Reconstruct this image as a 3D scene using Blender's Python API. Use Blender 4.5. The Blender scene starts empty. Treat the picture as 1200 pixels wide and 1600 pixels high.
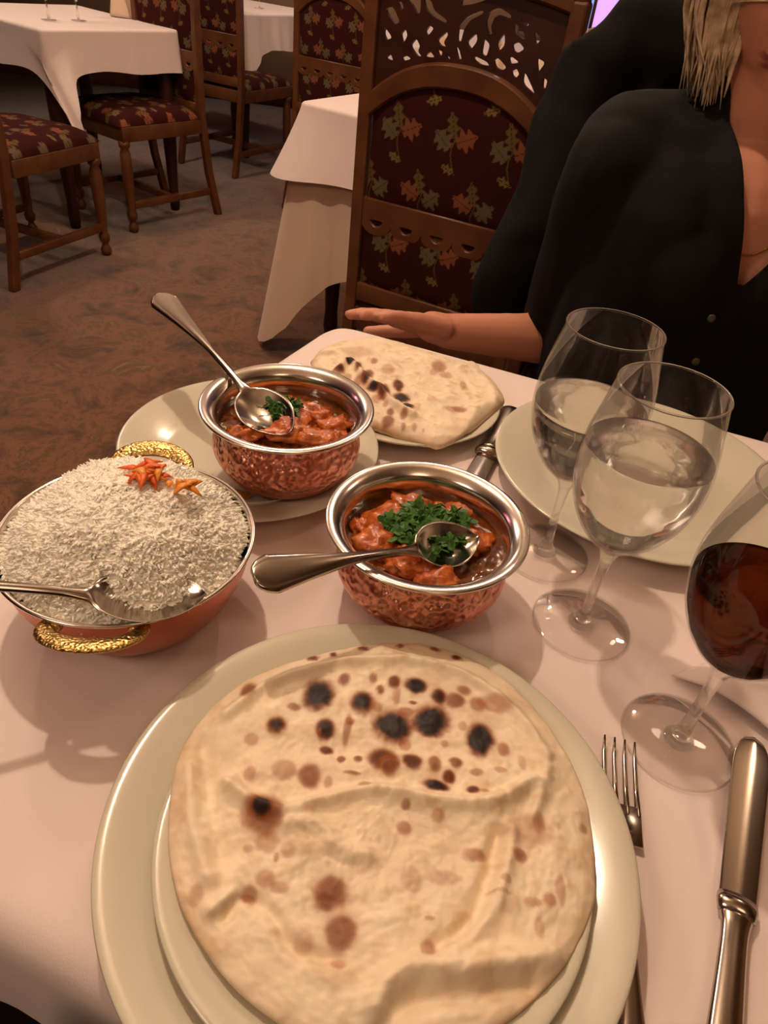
import bpy, bmesh, math, random
import numpy as np
from mathutils import Vector, Matrix, noise as mnoise
C = bpy.context.scene.collection
R = math.radians
PI = math.pi
T0 = 0.75                                   # height of the dining table top

# ------------------------------------------------------------------ camera
cam = bpy.data.cameras.new('camera'); camo = bpy.data.objects.new('camera', cam); C.objects.link(camo)
cam.sensor_fit = 'HORIZONTAL'; cam.sensor_width = 36; cam.lens = 36 * 1106.25 / 1200
P_, Ro = R(38.476), R(7.284)
fw = Vector((0, math.cos(P_), -math.sin(P_))); rt = Vector((1, 0, 0)); up = rt.cross(fw)
r2 = rt * math.cos(Ro) + up * math.sin(Ro); u2 = -rt * math.sin(Ro) + up * math.cos(Ro)
M = Matrix((r2, u2, -fw)).transposed().to_4x4(); M.translation = (0, 0, 1.1262)
camo.matrix_world = M
cam.clip_start = 0.02
bpy.context.scene.camera = camo
# ------------------------------------------------------------------ light
sc = bpy.context.scene
sc.view_settings.view_transform = 'Standard'; sc.view_settings.look = 'None'
sc.view_settings.gamma = 1; sc.view_settings.use_curve_mapping = False
sc.view_settings.exposure = 0.28
w = bpy.data.worlds.new('room_air'); sc.world = w; w.use_nodes = True
w.node_tree.nodes['Background'].inputs[0].default_value = (1.0, 0.68, 0.46, 1)
w.node_tree.nodes['Background'].inputs[1].default_value = 0.14
def lamp(name, loc, power, col, size, kind='POINT', aim=None, angle=100):
    l = bpy.data.lights.new(name, kind); l.energy = power; l.color = col; l.shadow_soft_size = size
    o = bpy.data.objects.new(name, l); C.objects.link(o); o.location = loc
    if kind == 'SPOT':
        l.spot_size = R(angle); l.spot_blend = 0.6
        o.rotation_euler = (Vector(aim) - Vector(loc)).to_track_quat('-Z', 'Y').to_euler()
    return o
lamp('ceiling_spot_key', (-0.42, 1.08, 2.40), 40, (1.0, 0.78, 0.59), 0.028)
lamp('fill_light_behind', (0.5, -0.9, 2.35), 9, (1.0, 0.68, 0.45), 0.30)  # added soft fill to brighten the seated woman, no real fixture
lamp('added_reflection_light', (1.5, 1.6, 2.5), 8, (1.0, 0.72, 0.50), 0.12)  # added light: brightens the stretch of ceiling mirrored in knife and steel
lamp('ceiling_spot_left', (-1.9, 3.2, 2.5), 44, (1.0, 0.80, 0.66), 0.08)
lamp('ceiling_spot_middle', (0.3, 2.7, 2.6), 22, (1.0, 0.76, 0.60), 0.08)
lamp('ceiling_spot_back', (-0.9, 5.2, 2.4), 26, (1.0, 0.80, 0.66), 0.08)
lamp('face_fill_left', (-1.0, -0.55, 1.95), 19, (1.0, 0.72, 0.54), 0.22)  # invented frontal fill, unseen, to lift the woman's face
lamp('wall_lamp_pink', (-1.6, 1.5, 1.7), 3, (1.0, 0.25, 0.32), 0.05)

# ------------------------------------------------------------------ helpers
def s2l(c):
    return tuple((v / 12.92 if v <= .04045 else ((v + .055) / 1.055) ** 2.4) for v in c)
def mat(name, col, rough=.5, metal=0, bump=None, var=None, spec=.5, attr=None, trans=0, coat=0, sheen=0, sss=0, ior=1.45):
    """principled material; bump=(kind, scale, strength, distance), var=(scale, dark colour)"""
    m = bpy.data.materials.new(name); m.use_nodes = True; nt = m.node_tree; n = nt.nodes; L = nt.links
    b = n['Principled BSDF']; b.inputs['Base Color'].default_value = (*s2l(col), 1)
    b.inputs['Roughness'].default_value = rough; b.inputs['Metallic'].default_value = metal
    b.inputs['Specular IOR Level'].default_value = spec; b.inputs['IOR'].default_value = ior
    b.inputs['Transmission Weight'].default_value = trans; b.inputs['Coat Weight'].default_value = coat
    b.inputs['Sheen Weight'].default_value = sheen
    if sss:
        b.inputs['Subsurface Weight'].default_value = sss; b.inputs['Subsurface Radius'].default_value = (.006, .003, .0015)
        b.inputs['Subsurface Scale'].default_value = 1
    tc = n.new('ShaderNodeTexCoord')
    if attr:
        a = n.new('ShaderNodeAttribute'); a.attribute_name = attr; L.new(a.outputs['Color'], b.inputs['Base Color'])
    if var:
        nz = n.new('ShaderNodeTexNoise'); nz.inputs['Scale'].default_value = var[0]; nz.inputs['Detail'].default_value = 6
        L.new(tc.outputs['Object'], nz.inputs['Vector'])
        rp = n.new('ShaderNodeValToRGB'); rp.color_ramp.elements[0].position = .35; rp.color_ramp.elements[1].position = .65
        rp.color_ramp.elements[0].color = (*s2l(var[1]), 1); rp.color_ramp.elements[1].color = (*s2l(col), 1)
        L.new(nz.outputs['Fac'], rp.inputs['Fac'])
        if attr:
            mx = n.new('ShaderNodeMix'); mx.data_type = 'RGBA'; mx.blend_type = 'MULTIPLY'; mx.inputs[0].default_value = 1
            L.new(a.outputs['Color'], mx.inputs[6]); L.new(rp.outputs['Color'], mx.inputs[7]); L.new(mx.outputs[2], b.inputs['Base Color'])
        else:
            L.new(rp.outputs['Color'], b.inputs['Base Color'])
    if bump:
        if bump[0] == 'voronoi':
            t = n.new('ShaderNodeTexVoronoi'); t.feature = 'SMOOTH_F1'; out = t.outputs['Distance']
        else:
            t = n.new('ShaderNodeTexNoise'); t.inputs['Detail'].default_value = 5; out = t.outputs['Fac']
        t.inputs['Scale'].default_value = bump[1]; L.new(tc.outputs['Object'], t.inputs['Vector'])
        bp = n.new('ShaderNodeBump'); bp.inputs['Strength'].default_value = bump[2]; bp.inputs['Distance'].default_value = bump[3]
        L.new(out, bp.inputs['Height']); L.new(bp.outputs['Normal'], b.inputs['Normal'])
    return m
def thin_glass(name):
    m = bpy.data.materials.new(name); m.use_nodes = True; nt = m.node_tree; n = nt.nodes; L = nt.links
    n.remove(n['Principled BSDF'])
    tr = n.new('ShaderNodeBsdfTransparent'); tr.inputs[0].default_value = (.985, .98, .975, 1)
    gl = n.new('ShaderNodeBsdfGlossy'); gl.inputs['Roughness'].default_value = .03
    lw = n.new('ShaderNodeLayerWeight'); lw.inputs['Blend'].default_value = .22
    mr = n.new('ShaderNodeMath'); mr.operation = 'MULTIPLY_ADD'; mr.inputs[1].default_value = .6; mr.inputs[2].default_value = .02
    L.new(lw.outputs['Fresnel'], mr.inputs[0]); mx = n.new('ShaderNodeMixShader')
    L.new(mr.outputs[0], mx.inputs[0]); L.new(tr.outputs[0], mx.inputs[1]); L.new(gl.outputs[0], mx.inputs[2])
    L.new(mx.outputs[0], n['Material Output'].inputs['Surface'])
    return m
def clear_liquid(name, tint, clear):
    """refracting liquid with a share of straight light through it, so the cloth below is not black"""
    m = bpy.data.materials.new(name); m.use_nodes = True; nt = m.node_tree; n = nt.nodes; L = nt.links
    n.remove(n['Principled BSDF'])
    g = n.new('ShaderNodeBsdfGlass'); g.inputs['Color'].default_value = (*tint, 1); g.inputs['IOR'].default_value = 1.33; g.inputs['Roughness'].default_value = 0
    t = n.new('ShaderNodeBsdfTransparent'); t.inputs[0].default_value = (*tint, 1)
    mx = n.new('ShaderNodeMixShader'); mx.inputs[0].default_value = clear
    L.new(g.outputs[0], mx.inputs[1]); L.new(t.outputs[0], mx.inputs[2]); L.new(mx.outputs[0], n['Material Output'].inputs['Surface'])
    return m
def emit(name, col, k):
    m = bpy.data.materials.new(name); m.use_nodes = True; b = m.node_tree.nodes['Principled BSDF']
    b.inputs['Base Color'].default_value = (*s2l(col), 1)
    b.inputs['Emission Color'].default_value = (*s2l(col), 1); b.inputs['Emission Strength'].default_value = k
    return m

def mesh_from(verts, faces, smooth=True, cols=None):
    me = bpy.data.meshes.new('m'); me.from_pydata([tuple(v) for v in verts], [], faces)
    if smooth: me.shade_smooth()
    if cols is not None:
        a = me.color_attributes.new('tint', 'FLOAT_COLOR', 'POINT')
        arr = np.ones((len(verts), 4), 'f'); arr[:, :3] = cols; a.data.foreach_set('color', arr.ravel())
    me.update(); return me
def obj(name, me, m=None, parent=None, loc=None, rot=None):
    if not isinstance(me, bpy.types.Mesh): me = mesh_from(*me)
    o = bpy.data.objects.new(name, me); C.objects.link(o)
    if m and not me.materials: me.materials.append(m)
    if parent: o.parent = parent
    if loc: o.location = loc
    if rot: o.rotation_euler = rot
    return o
def empty(name, loc=(0, 0, 0), rotz=0):
    o = bpy.data.objects.new(name, None); C.objects.link(o); o.location = loc; o.rotation_euler = (0, 0, rotz); o.empty_display_size = .05
    return o
def tag(o, label, cat, group=None, kind=None):
    o['label'] = label; o['category'] = cat
    if group: o['group'] = group
    if kind: o['kind'] = kind
    return o
def struct(o): o['kind'] = 'structure'; return o
def dup(root, loc=None, rotz=None):
    r = root.copy(); C.objects.link(r)
    for ch in list(root.children):
        c = ch.copy(); C.objects.link(c); c.parent = r
        for g in ch.children:
            d = g.copy(); C.objects.link(d); d.parent = c
    if loc is not None: r.location = loc
    if rotz is not None: r.rotation_euler = (0, 0, rotz)
    return r
def join(parts):
    V, F = [], []
    for v, f in parts:
        k = len(V); V += [tuple(p) for p in v]; F += [tuple(i + k for i in q) for q in f]
    return V, F
def box(x0, x1, y0, y1, z0, z1):
    v = [(x, y, z) for x in (x0, x1) for y in (y0, y1) for z in (z0, z1)]
    return v, [(0, 1, 3, 2), (4, 6, 7, 5), (0, 4, 5, 1), (2, 3, 7, 6), (0, 2, 6, 4), (1, 5, 7, 3)]
def bevbox(x0, x1, y0, y1, z0, z1, b=.003, seg=2):
    bm = bmesh.new(); v, f = box(x0, x1, y0, y1, z0, z1)
    vs = [bm.verts.new(p) for p in v]
    for q in f: bm.faces.new([vs[i] for i in q])
    bmesh.ops.bevel(bm, geom=bm.edges[:], offset=b, segments=seg, affect='EDGES', profile=.5)
    bm.verts.index_update(); V = [tuple(p.co) for p in bm.verts]; F = [tuple(p.index for p in q.verts) for q in bm.faces]
    bm.free(); return V, F
def lathe(prof, seg=48, close=False, cx=0, cy=0):
    """prof: (r, z) from the outside round; r=0 ends become poles"""
    V, F, rows = [], [], []
    for r, z in prof:
        if r < 1e-6: V.append((cx, cy, z)); rows.append([len(V) - 1])
        else:
            rows.append(list(range(len(V), len(V) + seg)))
            V += [(cx + r * math.cos(2 * PI * i / seg), cy + r * math.sin(2 * PI * i / seg), z) for i in range(seg)]
    if close: rows.append(rows[0])
    for a, b in zip(rows, rows[1:]):
        for i in range(seg):
            j = (i + 1) % seg
            if len(a) == 1 and len(b) == 1: continue
            if len(a) == 1: F.append((a[0], b[j], b[i]))
            elif len(b) == 1: F.append((a[i], a[j], b[0]))
            else: F.append((a[i], a[j], b[j], b[i]))
    return V, F
def smooth_path(pts, n):
    """Catmull-Rom through pts (tuples of any length)"""
    p = [np.array(q, float) for q in pts]; p = [2 * p[0] - p[1]] + p + [2 * p[-1] - p[-2]]; out = []
    m = len(p) - 3
    for k in range(n):
        t = k / (n - 1) * m; i = min(int(t), m - 1); t -= i
        a, b, c, d = p[i:i + 4]
        out.append(.5 * ((2 * b) + (c - a) * t + (2 * a - 5 * b + 4 * c - d) * t * t + (3 * b - a - 3 * c + d) * t ** 3))
    return out
def tube(path, seg=8, cap=True, flat=1.0, closed=False):
    """path: list of (x, y, z, r)"""
    P = [np.array(p[:3], float) for p in path]; rr = [p[3] for p in path]; V, F = [], []
    n = len(P); ref = None
    for i in range(n):
        a = P[(i - 1) % n] if (closed or i > 0) else P[i]; b = P[(i + 1) % n] if (closed or i < n - 1) else P[i]
        t = b - a; t /= np.linalg.norm(t) + 1e-12
        if ref is None:
            ref = np.cross(t, (0, 0, 1) if abs(t[2]) < .9 else (1, 0, 0))
        ref = ref - t * (ref @ t); ref /= np.linalg.norm(ref) + 1e-12; q = np.cross(t, ref)
        for k in range(seg):
            an = 2 * PI * k / seg; V.append(tuple(P[i] + rr[i] * (ref * math.cos(an) + q * flat * math.sin(an))))
    for i in range(n if closed else n - 1):
        for k in range(seg):
            a0 = i * seg; b0 = ((i + 1) % n) * seg; F.append((a0 + k, a0 + (k + 1) % seg, b0 + (k + 1) % seg, b0 + k))
    if cap and not closed:
        F.append(tuple(range(seg))[::-1]); F.append(tuple(range((n - 1) * seg, n * seg)))
    return V, F
def grid(nu, nv, fn, wrapu=False):
    V = [fn(i / (nu if wrapu else nu - 1), j / (nv - 1)) for j in range(nv) for i in range(nu)]; F = []
    for j in range(nv - 1):
        for i in range(nu if wrapu else nu - 1):
            k = (i + 1) % nu; F.append((j * nu + i, j * nu + k, (j + 1) * nu + k, (j + 1) * nu + i))
    return V, F
def shape2d(outer, holes, depth, bevel=0.0, res=1):
    """flat pierced board from an outline and holes, in x (across) and z (up), thickness along y"""
    cu = bpy.data.curves.new('c', 'CURVE'); cu.dimensions = '2D'; cu.fill_mode = 'BOTH'; cu.extrude = depth / 2 - bevel; cu.bevel_depth = bevel; cu.bevel_resolution = 0
    for poly in [outer] + holes:
        s = cu.splines.new('POLY'); s.points.add(len(poly) - 1); s.use_cyclic_u = True
        for p, q in zip(s.points, poly): p.co = (q[0], q[1], 0, 1)
    o = bpy.data.objects.new('c', cu); C.objects.link(o)
    dg = bpy.context.evaluated_depsgraph_get(); me = bpy.data.meshes.new_from_object(o.evaluated_get(dg))
    bpy.data.objects.remove(o); bpy.data.curves.remove(cu)
    me.transform(Matrix.Rotation(PI / 2, 4, 'X')); me.materials.clear()
    return me
def rounded(poly, n=4):
    out = []
    m = len(poly)
    for i in range(m):
        a, b, c = [np.array(poly[(i + k) % m], float) for k in (-1, 0, 1)]
        p, q = b + (a - b) * .3, b + (c - b) * .3
        for k in range(n):
            t = k / (n - 1); out.append(tuple((1 - t) ** 2 * p + 2 * t * (1 - t) * b + t * t * q))
    return out
def remeshed(parts, voxel, smooth_it=4, disp=None):
    """one continuous skin around overlapping closed shapes"""
    me = mesh_from(*join(parts)); o = bpy.data.objects.new('t', me); C.objects.link(o)
    md = o.modifiers.new('r', 'REMESH'); md.mode = 'VOXEL'; md.voxel_size = voxel; md.use_smooth_shade = True
    if smooth_it:
        sm = o.modifiers.new('s', 'SMOOTH'); sm.iterations = smooth_it; sm.factor = .5
    dg = bpy.context.evaluated_depsgraph_get(); out = bpy.data.meshes.new_from_object(o.evaluated_get(dg))
    bpy.data.objects.remove(o)
    if disp:
        co = np.empty(len(out.vertices) * 3, 'f'); out.vertices.foreach_get('co', co); co = co.reshape(-1, 3)
        no = np.empty(len(out.vertices) * 3, 'f'); out.vertices.foreach_get('normal', no); no = no.reshape(-1, 3)
        for i in range(len(co)): co[i] += no[i] * disp(co[i])
        out.vertices.foreach_set('co', co.ravel())
    out.shade_smooth(); return out
def ball(c, r, seg=16, rings=10, s=(1, 1, 1)):
    prof = [(max(r * math.sin(PI * k / rings), 0) if 0 < k < rings else 0, -r * math.cos(PI * k / rings)) for k in range(rings + 1)]
    V, F = lathe(prof, seg); return [(c[0] + x * s[0], c[1] + y * s[1], c[2] + z * s[2]) for x, y, z in V], F
def limb(a, b, ra, rb, seg=16, n=5):
    """tapered capsule"""
    a = np.array(a, float); b = np.array(b, float); d = b - a; L = np.linalg.norm(d); d /= L; pts = []
    for k in range(n): t = PI / 2 * k / n; pts.append((*(a - d * ra * math.cos(t)), max(ra * math.sin(t), 1e-4)))
    for k in range(4): t = k / 3; pts.append((*(a + d * L * t), ra + (rb - ra) * t))
    for k in range(1, n + 1): t = PI / 2 * k / n; pts.append((*(b + d * rb * math.sin(t)), max(rb * math.cos(t), 1e-4)))
    return tube(pts, seg)
def fbm(x, y, z=0, o=4):
    return mnoise.fractal(Vector((x, y, z)), .6, 2.0, o)
# ------------------------------------------------------------------ materials
M_cloth = mat('white_linen', (.93, .86, .83), .85, bump=('noise', 900, .12, .001), sheen=.2)
M_cloth_under = mat('cream_linen', (.86, .76, .66), .85, sheen=.2)
M_plate = mat('cream_porcelain', (.82, .795, .71), .16, spec=.5, coat=.15)
M_steel = mat('polished_steel', (.88, .85, .82), .19, 1, bump=('noise', 60, .05, .002))
M_cutlery = mat('cutlery_steel', (.74, .70, .66), .17, 1)
M_copper = mat('hammered_copper', (.90, .66, .57), .34, 1, bump=('voronoi', 210, .9, .0035), var=(60, (.78, .50, .40)))
M_brass = mat('cast_brass', (.80, .67, .42), .33, 1, bump=('voronoi', 520, .6, .0016))
M_wood = mat('walnut_stain', (.42, .255, .14), .38, bump=('noise', 40, .1, .002), var=(14, (.34, .19, .10)))
M_wood_d = mat('dark_walnut', (.26, .12, .07), .42, var=(14, (.2, .09, .05)))
M_fab = mat('maroon_leaf_fabric', (.3, .1, .1), .95, attr='tint', spec=.15)
M_fab_plain = mat('maroon_fabric', (.27, .07, .07), .9, sheen=.2)
M_black = mat('black_cloth', (.062, .047, .040), .88, spec=.25, bump=('noise', 500, .2, .001))
M_black_coat = mat('black_wool', (.065, .050, .045), .95, spec=.2)
M_skin = mat('skin', (.80, .55, .44), .5, attr='tint', sss=.25)
M_hair = mat('blond_hair', (.86, .77, .65), .45, var=(60, (.62, .51, .38)))
M_glass = thin_glass('thin_glass')
M_glass_solid = clear_liquid('clear_glass', (.98, .98, .97), .45)
M_water = clear_liquid('water', (.985, .98, .97), .15)
M_cola = clear_liquid('dark_wine', (.30, .125, .06), .12)
M_naan = mat('baked_bread', (1, 1, 1), .58, attr='tint', bump=('noise', 190, .22, .0010), sss=.03)
M_rice = mat('cooked_rice', (1.0, .985, .93), .6, attr=None)
M_sauce = mat('curry_sauce', (.46, .24, .07), .12, var=(95, (.30, .15, .035)), coat=.6, bump=('noise', 220, .25, .001))
M_chunk = mat('chicken_in_sauce', (.82, .44, .17), .28, var=(140, (.60, .25, .08)), coat=.3, bump=('noise', 260, .5, .0015))
M_leaf = mat('coriander', (.27, .46, .13), .5, var=(300, (.15, .30, .08)))
M_carrot = mat('grated_carrot', (.93, .42, .16), .4, sss=.2)
M_carrot2 = mat('orange_carrot', (.95, .60, .22), .4, sss=.2)
M_stain = mat('sauce_residue', (.74, .55, .30), .35, var=(220, (.66, .45, .22)))

# ------------------------------------------------------------------ setting
def carpet_mat():
    m = mat('carpet', (.42, .30, .19), .95, bump=('noise', 350, .6, .004), sheen=.25); nt = m.node_tree; n = nt.nodes; L = nt.links; b = n['Principled BSDF']
    tc = n.new('ShaderNodeTexCoord'); nz = n.new('ShaderNodeTexNoise'); nz.inputs['Scale'].default_value = 6.5; nz.inputs['Detail'].default_value = 8; nz.inputs['Roughness'].default_value = .78; nz.inputs['Distortion'].default_value = .5
    L.new(tc.outputs['Object'], nz.inputs['Vector'])
    rp = n.new('ShaderNodeValToRGB'); e = rp.color_ramp.elements
    e[0].position = .36; e[0].color = (*s2l((.25, .16, .09)), 1); e[1].position = .66; e[1].color = (*s2l((.56, .42, .28)), 1)
    k = e.new(.47); k.color = (*s2l((.42, .28, .17)), 1); k = e.new(.54); k.color = (*s2l((.52, .34, .22)), 1); k = e.new(.585); k.color = (*s2l((.35, .24, .13)), 1)
    L.new(nz.outputs['Fac'], rp.inputs['Fac']); L.new(rp.outputs['Color'], b.inputs['Base Color'])
    return m
struct(obj('floor', box(-4.2, 3.6, -2.4, 6.6, -.05, 0), carpet_mat()))
M_wall = mat('wall_panelling', (.25, .13, .08), .5, var=(5, (.19, .09, .055)))
M_paint = mat('wall_paint', (.72, .58, .44), .85)
struct(obj('wall_back', box(-4.2, 3.6, 6.6, 6.7, 0, 2.8), M_paint))
struct(obj('wall_left', box(-4.3, -4.2, -2.4, 6.6, 0, 2.8), M_wall))
struct(obj('wall_right', box(3.6, 3.7, -2.4, 6.6, 0, 2.8), M_paint))
struct(obj('wall_front', box(-4.2, 3.6, -2.5, -2.4, 0, 2.8), M_paint))
struct(obj('ceiling', box(-4.2, 3.6, -2.4, 6.6, 2.8, 2.9), mat('ceiling_paint', (.88, .80, .70), .9)))
struct(obj('baseboard_back', bevbox(-4.2, 3.6, 6.57, 6.6, 0, .14, .006), M_wood_d))
# a lit window in the back wall: frame, glazing bars and glowing panes
win = struct(empty('window_1', (1.55, 6.6, .72)))
obj('window_frame', join([bevbox(-1.0, 1.0, -.05, 0, -.08, 0), bevbox(-1.0, 1.0, -.05, 0, 1.2, 1.28), bevbox(-1.0, -.94, -.05, 0, 0, 1.2), bevbox(.94, 1.0, -.05, 0, 0, 1.2)]), M_wood, win)
pane_me = mesh_from(*box(-.228, .228, -.012, -.006, .0, .58), smooth=False)
Mp = [emit('pane_evening_blue', (.55, .68, 1), .8), emit('pane_evening_violet', (.80, .62, 1), 1.0)]
for i in range(4):
    for j in range(2):
        me = pane_me.copy(); me.materials.append(Mp[(i * 3 + j) % 2]); obj('pane', me, None, win, (-.705 + .47 * i, 0, .01 + .6 * j))
for i in range(3): obj('glazing_bar', bevbox(-.012, .012, -.03, 0, 0, 1.2), M_wood, win, (-.47 + .47 * i, 0, 0))
obj('glazing_bar', bevbox(-.94, .94, -.028, 0, .585, .612), M_wood, win)

# ------------------------------------------------------------------ chairs
HOLES = [[(0.032,1.026),(0.049,1.032),(0.067,1.009),(0.057,1.004),(0.041,1.015)],[(0.058,1.038),(0.065,1.042),(0.072,1.033),(0.067,1.027)],[(0.076,1.046),(0.106,1.052),(0.108,1.028),(0.1,1.027),(0.089,1.04)],[(0.111,1.051),(0.128,1.05),(0.137,1.035),(0.165,1.024),(0.164,1.019),(0.139,1.025),(0.118,1.036)],[(0.034,0.998),(0.053,0.982),(0.04,0.976),(0.033,0.986)],[(0.093,0.974),(0.105,0.988),(0.115,0.977),(0.112,0.967),(0.121,0.960),(0.111,0.959)],[(0.149,0.99),(0.168,1.007),(0.171,1.001),(0.164,0.989),(0.17,0.982),(0.158,0.983)],[(0.126,0.960),(0.138,0.971),(0.150,0.962)],[(0.152,0.976),(0.164,0.974),(0.163,0.966),(0.156,0.968)],[(0.17,0.973),(0.184,0.964),(0.175,0.964)],[(0.188,0.988),(0.197,0.983),(0.206,0.967),(0.198,0.966)],[(0.191,0.996),(0.19,1.017),(0.206,1.035),(0.233,1.047),(0.236,1.043),(0.212,1.03),(0.202,1.015),(0.199,0.993)],[(0.242,1.03),(0.247,1.047),(0.265,1.055),(0.289,1.047),(0.29,1.041),(0.268,1.045),(0.258,1.039),(0.254,1.025),(0.259,1.014),(0.252,1.013)],[(0.189,1.049),(0.189,1.06),(0.224,1.066),(0.238,1.063),(0.209,1.053)],[(0.298,1.037),(0.321,1.023),(0.323,1.013),(0.299,1.022)],[(0.243,0.981),(0.244,1.006),(0.258,0.998),(0.255,0.978)],[(0.229,0.971),(0.232,0.976),(0.258,0.97),(0.264,0.964),(0.245,0.964)],[(0.27,0.974),(0.278,0.98),(0.298,0.967),(0.291,0.961),(0.277,0.964)],[(0.301,1.003),(0.313,1.009),(0.326,1.0),(0.315,0.992),(0.306,0.994)],[(0.299,0.982),(0.305,0.985),(0.321,0.978),(0.304,0.973)],[(0.309,0.962),(0.318,0.968),(0.325,0.96),(0.32,0.953),(0.312,0.956)],[(0.333,0.968),(0.366,0.930),(0.334,0.946)],[(0.308,1.046),(0.325,1.038),(0.324,1.033),(0.312,1.038)],[(0.336,1.03),(0.354,1.019),(0.346,1.008)],[(0.041,0.946),(0.053,0.955),(0.06,0.944)],[(0.077,0.952),(0.089,0.957),(0.099,0.953),(0.083,0.947)],[(0.372,0.962),(0.381,0.958),(0.38,0.944),(0.374,0.946)],[(0.07,0.99),(0.08,1.0),(0.086,0.99),(0.078,0.975)],[(0.352,0.99),(0.37,0.985),(0.36,0.967)],[(0.21,0.995),(0.228,1.012),(0.232,1.0),(0.222,0.985)],[(0.04,1.045),(0.05,1.05),(0.05,1.042)],[(0.27,1.0),(0.283,1.02),(0.287,1.0),(0.278,0.99)],[(0.122,1.0),(0.13,1.012),(0.14,1.008),(0.13,0.995)]]
def arch(u, base, rise):                                       # underside of the arched rail
    t = (u - .21) / .195; return base + rise * (1 - abs(t) ** 2.4)
def leaf_pattern(u, v):
    """colour of the woven leaf sprays at (u, v) metres; arrays"""
    dark = np.array(s2l((.22, .075, .062))); out = np.empty(u.shape + (3,)); out[:] = dark
    cols = [s2l((.40, .34, .24)), s2l((.49, .29, .19)), s2l((.38, .30, .17)), s2l((.46, .38, .21))]
    row_h, col_w = .118, .124
    for r in range(-1, 9):
        for cc in range(-1, 6):
            cx = .035 + col_w * cc + (.06 if r % 2 else 0); cy = .035 + row_h * r
            fl = -1 if r % 2 else 1
            for ang, ln, wd, ci, ox, oy in ((R(105), .05, .011, 2, 0, .008), (R(155 if fl > 0 else 25) , .048, .017, 1, -.006 * fl, -.0), (R(40 if fl > 0 else 140) , .046, .017, 0, .008 * fl, -.012), (R(200) if fl > 0 else R(-20), .034, .007, 3, .02 * fl, -.045)):
                dx = u - cx - ox; dy = v - cy - oy; t = (dx * math.cos(ang) + dy * math.sin(ang)) / ln; s = -dx * math.sin(ang) + dy * math.cos(ang)
                tt = np.clip(t, 0, 1); wv = wd * np.sin(PI * tt ** .75) ** .7 * (1 + .38 * np.sin(tt * 19 + 1.0))
                mk = (t > 0) & (t < 1) & (np.abs(s) < wv) & (np.abs(s) > .0006)
                out[mk] = np.array(cols[ci])
            st = (np.abs(u - cx - .004 * np.sin((v - cy) * 90)) < .0012) & (v - cy < .01) & (v - cy > -.045)
            out[st] = np.array(cols[2])
    return out
def fabric_grid(nu, nv, pos, uvf, back=None):
    V, F = grid(nu, nv, pos); uv = np.array([uvf(i / (nu - 1), j / (nv - 1)) for j in range(nv) for i in range(nu)])
    cols = leaf_pattern(uv[:, 0], uv[:, 1]); return V, F, cols
def two_sided(x0, x1, z0f, z1f, nu, nv, puff, thick):
    res = []
    for sgn in (-1, 1):
        def pos(a, b):
            u = x0 + (x1 - x0) * a; z0, z1 = z0f(u), z1f(u); z = z0 + (z1 - z0) * b
            k = (1 - abs(2 * a - 1) ** 6) * (1 - abs(2 * b - 1) ** 6)
            return (u - .21, sgn * (thick + puff * k), z)
        def uvf(a, b):
            u = x0 + (x1 - x0) * a; z0, z1 = z0f(u), z1f(u); return (u, z0 + (z1 - z0) * b - .44)
        V, F, c = fabric_grid(nu, nv, pos, uvf)
        if sgn > 0: F = [f[::-1] for f in F]
        res.append((V, F, c))
    V, F = join([(r[0], r[1]) for r in res]); cols = np.concatenate([r[2] for r in res])
    return mesh_from(V, F, True, cols)
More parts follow.
